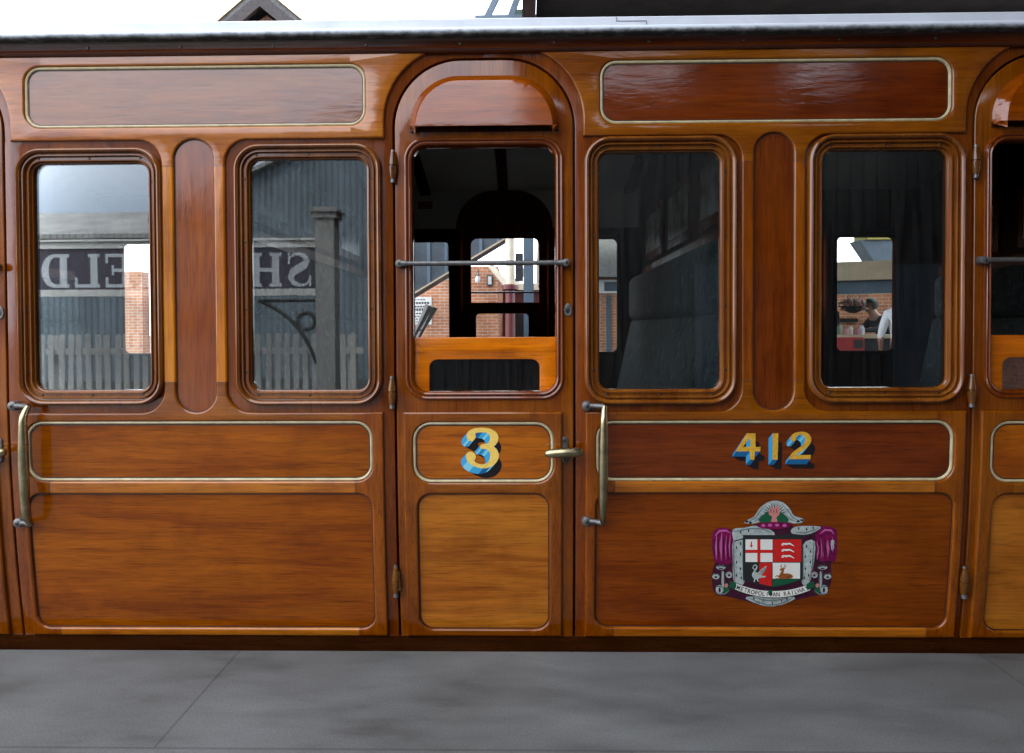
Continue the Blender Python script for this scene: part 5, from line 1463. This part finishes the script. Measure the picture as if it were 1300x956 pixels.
for t in (0.02, .33, .66, .99):
    o = box('post', ((x1_ - x0_) * t - .05, -.145, 0), ((x1_ - x0_) * t + .05, -.045, fz_ - .02), M['white']); o.parent = fe
# dark timber store on the right behind the photographer
ds = thing('timber_store', (4.6, -8, 0), 'tarred timber store behind the photographer beneath the footbridge', 'store')
dz_ = 4.72
box('wall', (-1.5, -12, 0), (13, -8, dz_), M['darkboard'], ds)
prism('roof', [(-1.7, dz_ - .05), (13.3, dz_ - .05), (13.3, dz_ + .12), (-1.7, dz_ + .12)], -12.3, -7.7, M['bridge'], ds)
box('sky_blocker', (2.7, -9.4, dz_ + .12), (4.0, -7.9, dz_ + .95), M['bridge'], ds); box('sky_blocker', (5.6, -9.4, dz_ + .12), (9.0, -7.9, dz_ + .95), M['bridge'], ds)  # unseen boxes added to interrupt the sky mirrored in the right panels
bm = bmesh.new()
for k in range(72): box_bm(bm, -1.45 + k * .2, -7.985, .1, -1.43 + k * .2, -7.97, dz_ - .08)
finish('cover_strips', bm, M['darkboard'], ds, smooth=False)
for x in (2.6, 5.6): 
    d_ = box('door', (x, -7.995, 0), (x + 1.1, -7.955, 2.1), M['bluegrey'], ds); box('handle', (x + .95, -7.953, 1.0), (x + 1.0, -7.90, 1.12), M['iron'], d_)

# unseen dark brick block added on the right to keep sky light off
gs = thing('shade_block', (9, -6, 0), 'unseen tall dark brick block added at the right to shade the carriage', 'shed')
box('wall', (6.6, -7.6, 0), (12.8, -.9, 6.4), M['brick_dark'], gs)
prism('roof', [(6.3, 6.4), (13.1, 6.4), (9.7, 8.6)], -7.9, -.6, M['slate'], gs)
gd_ = box('door', (6.55, -5.2, 0), (6.595, -3.0, 3.0), M['darkboard'], gs)

# ================================================================== sky, sun, exposure
w = bpy.data.worlds.new('World'); S.world = w; w.use_nodes = True
nt = w.node_tree
for n in list(nt.nodes): nt.nodes.remove(n)
L = nt.links.new
out = nt.nodes.new('ShaderNodeOutputWorld'); bg = nt.nodes.new('ShaderNodeBackground'); bg.inputs[1].default_value = .10
sky = nt.nodes.new('ShaderNodeTexSky'); sky.sky_type = 'NISHITA'; sky.sun_disc = False
SUN_EL, SUN_AZ = 52, 20                # azimuth measured from +Y (beyond the carriage) towards +X
sky.sun_elevation = R(SUN_EL); sky.sun_rotation = R(SUN_AZ)
tc = nt.nodes.new('ShaderNodeTexCoord')
n = nt.nodes.new('ShaderNodeTexNoise'); n.inputs['Scale'].default_value = 2.2; n.inputs['Detail'].default_value = 7; n.inputs['Roughness'].default_value = .55
mp = nt.nodes.new('ShaderNodeMapping'); mp.inputs['Scale'].default_value = (1, 1, 2.2)
L(tc.outputs['Generated'], mp.inputs[0]); L(mp.outputs[0], n.inputs[0])
rp = ramp(nt, [(.25, (.7, .7, .7)), (.6, (1, 1, 1))]); L(n.outputs[0], rp.inputs[0])
mx = nt.nodes.new('ShaderNodeMix'); mx.data_type = 'RGBA'
spz = nt.nodes.new('ShaderNodeSeparateXYZ'); L(tc.outputs['Generated'], spz.inputs[0])
mz = nt.nodes.new('ShaderNodeMapRange'); mz.inputs['From Min'].default_value = .34; mz.inputs['From Max'].default_value = .12; L(spz.outputs[2], mz.inputs[0])
my = nt.nodes.new('ShaderNodeMapRange'); my.inputs['From Min'].default_value = -.35; my.inputs['From Max'].default_value = -.8; L(spz.outputs[1], my.inputs[0])
mm = nt.nodes.new('ShaderNodeMath'); mm.operation = 'MULTIPLY'; L(mz.outputs[0], mm.inputs[0]); L(my.outputs[0], mm.inputs[1])
clr = ramp(nt, [(0, (15.8 / 20, 16.7 / 20, 18.6 / 20)), (1, (5.6 / 20, 7.0 / 20, 9.2 / 20))]); L(mm.outputs[0], clr.inputs[0])
scl = nt.nodes.new('ShaderNodeVectorMath'); scl.operation = 'SCALE'; scl.inputs['Scale'].default_value = 20; L(clr.outputs[0], scl.inputs[0])
L(scl.outputs[0], mx.inputs['B'])
L(rp.outputs[0], mx.inputs['Factor']); L(sky.outputs[0], mx.inputs['A']); L(mx.outputs['Result'], bg.inputs[0]); L(bg.outputs[0], out.inputs[0])
sd = bpy.data.lights.new('sun', 'SUN'); sd.energy = 1.2; sd.angle = R(14); sd.color = (1, .96, .9)
so = bpy.data.objects.new('sun', sd); COL.objects.link(so)
v = Vector((math.sin(R(SUN_AZ)) * math.cos(R(SUN_EL)), math.cos(R(SUN_AZ)) * math.cos(R(SUN_EL)), math.sin(R(SUN_EL))))
so.rotation_euler = (-v).to_track_quat('-Z', 'Y').to_euler(); so.location = v * 30
vs_ = S.view_settings; vs_.view_transform = 'Standard'; vs_.look = 'None'; vs_.exposure = 1.9; vs_.gamma = 1; vs_.use_curve_mapping = False
S.cycles.use_denoising = True
S.cycles.max_bounces = 10; S.cycles.transparent_max_bounces = 24; S.cycles.diffuse_bounces = 5; S.cycles.glossy_bounces = 5
S.cycles.caustics_reflective = False; S.cycles.caustics_refractive = False
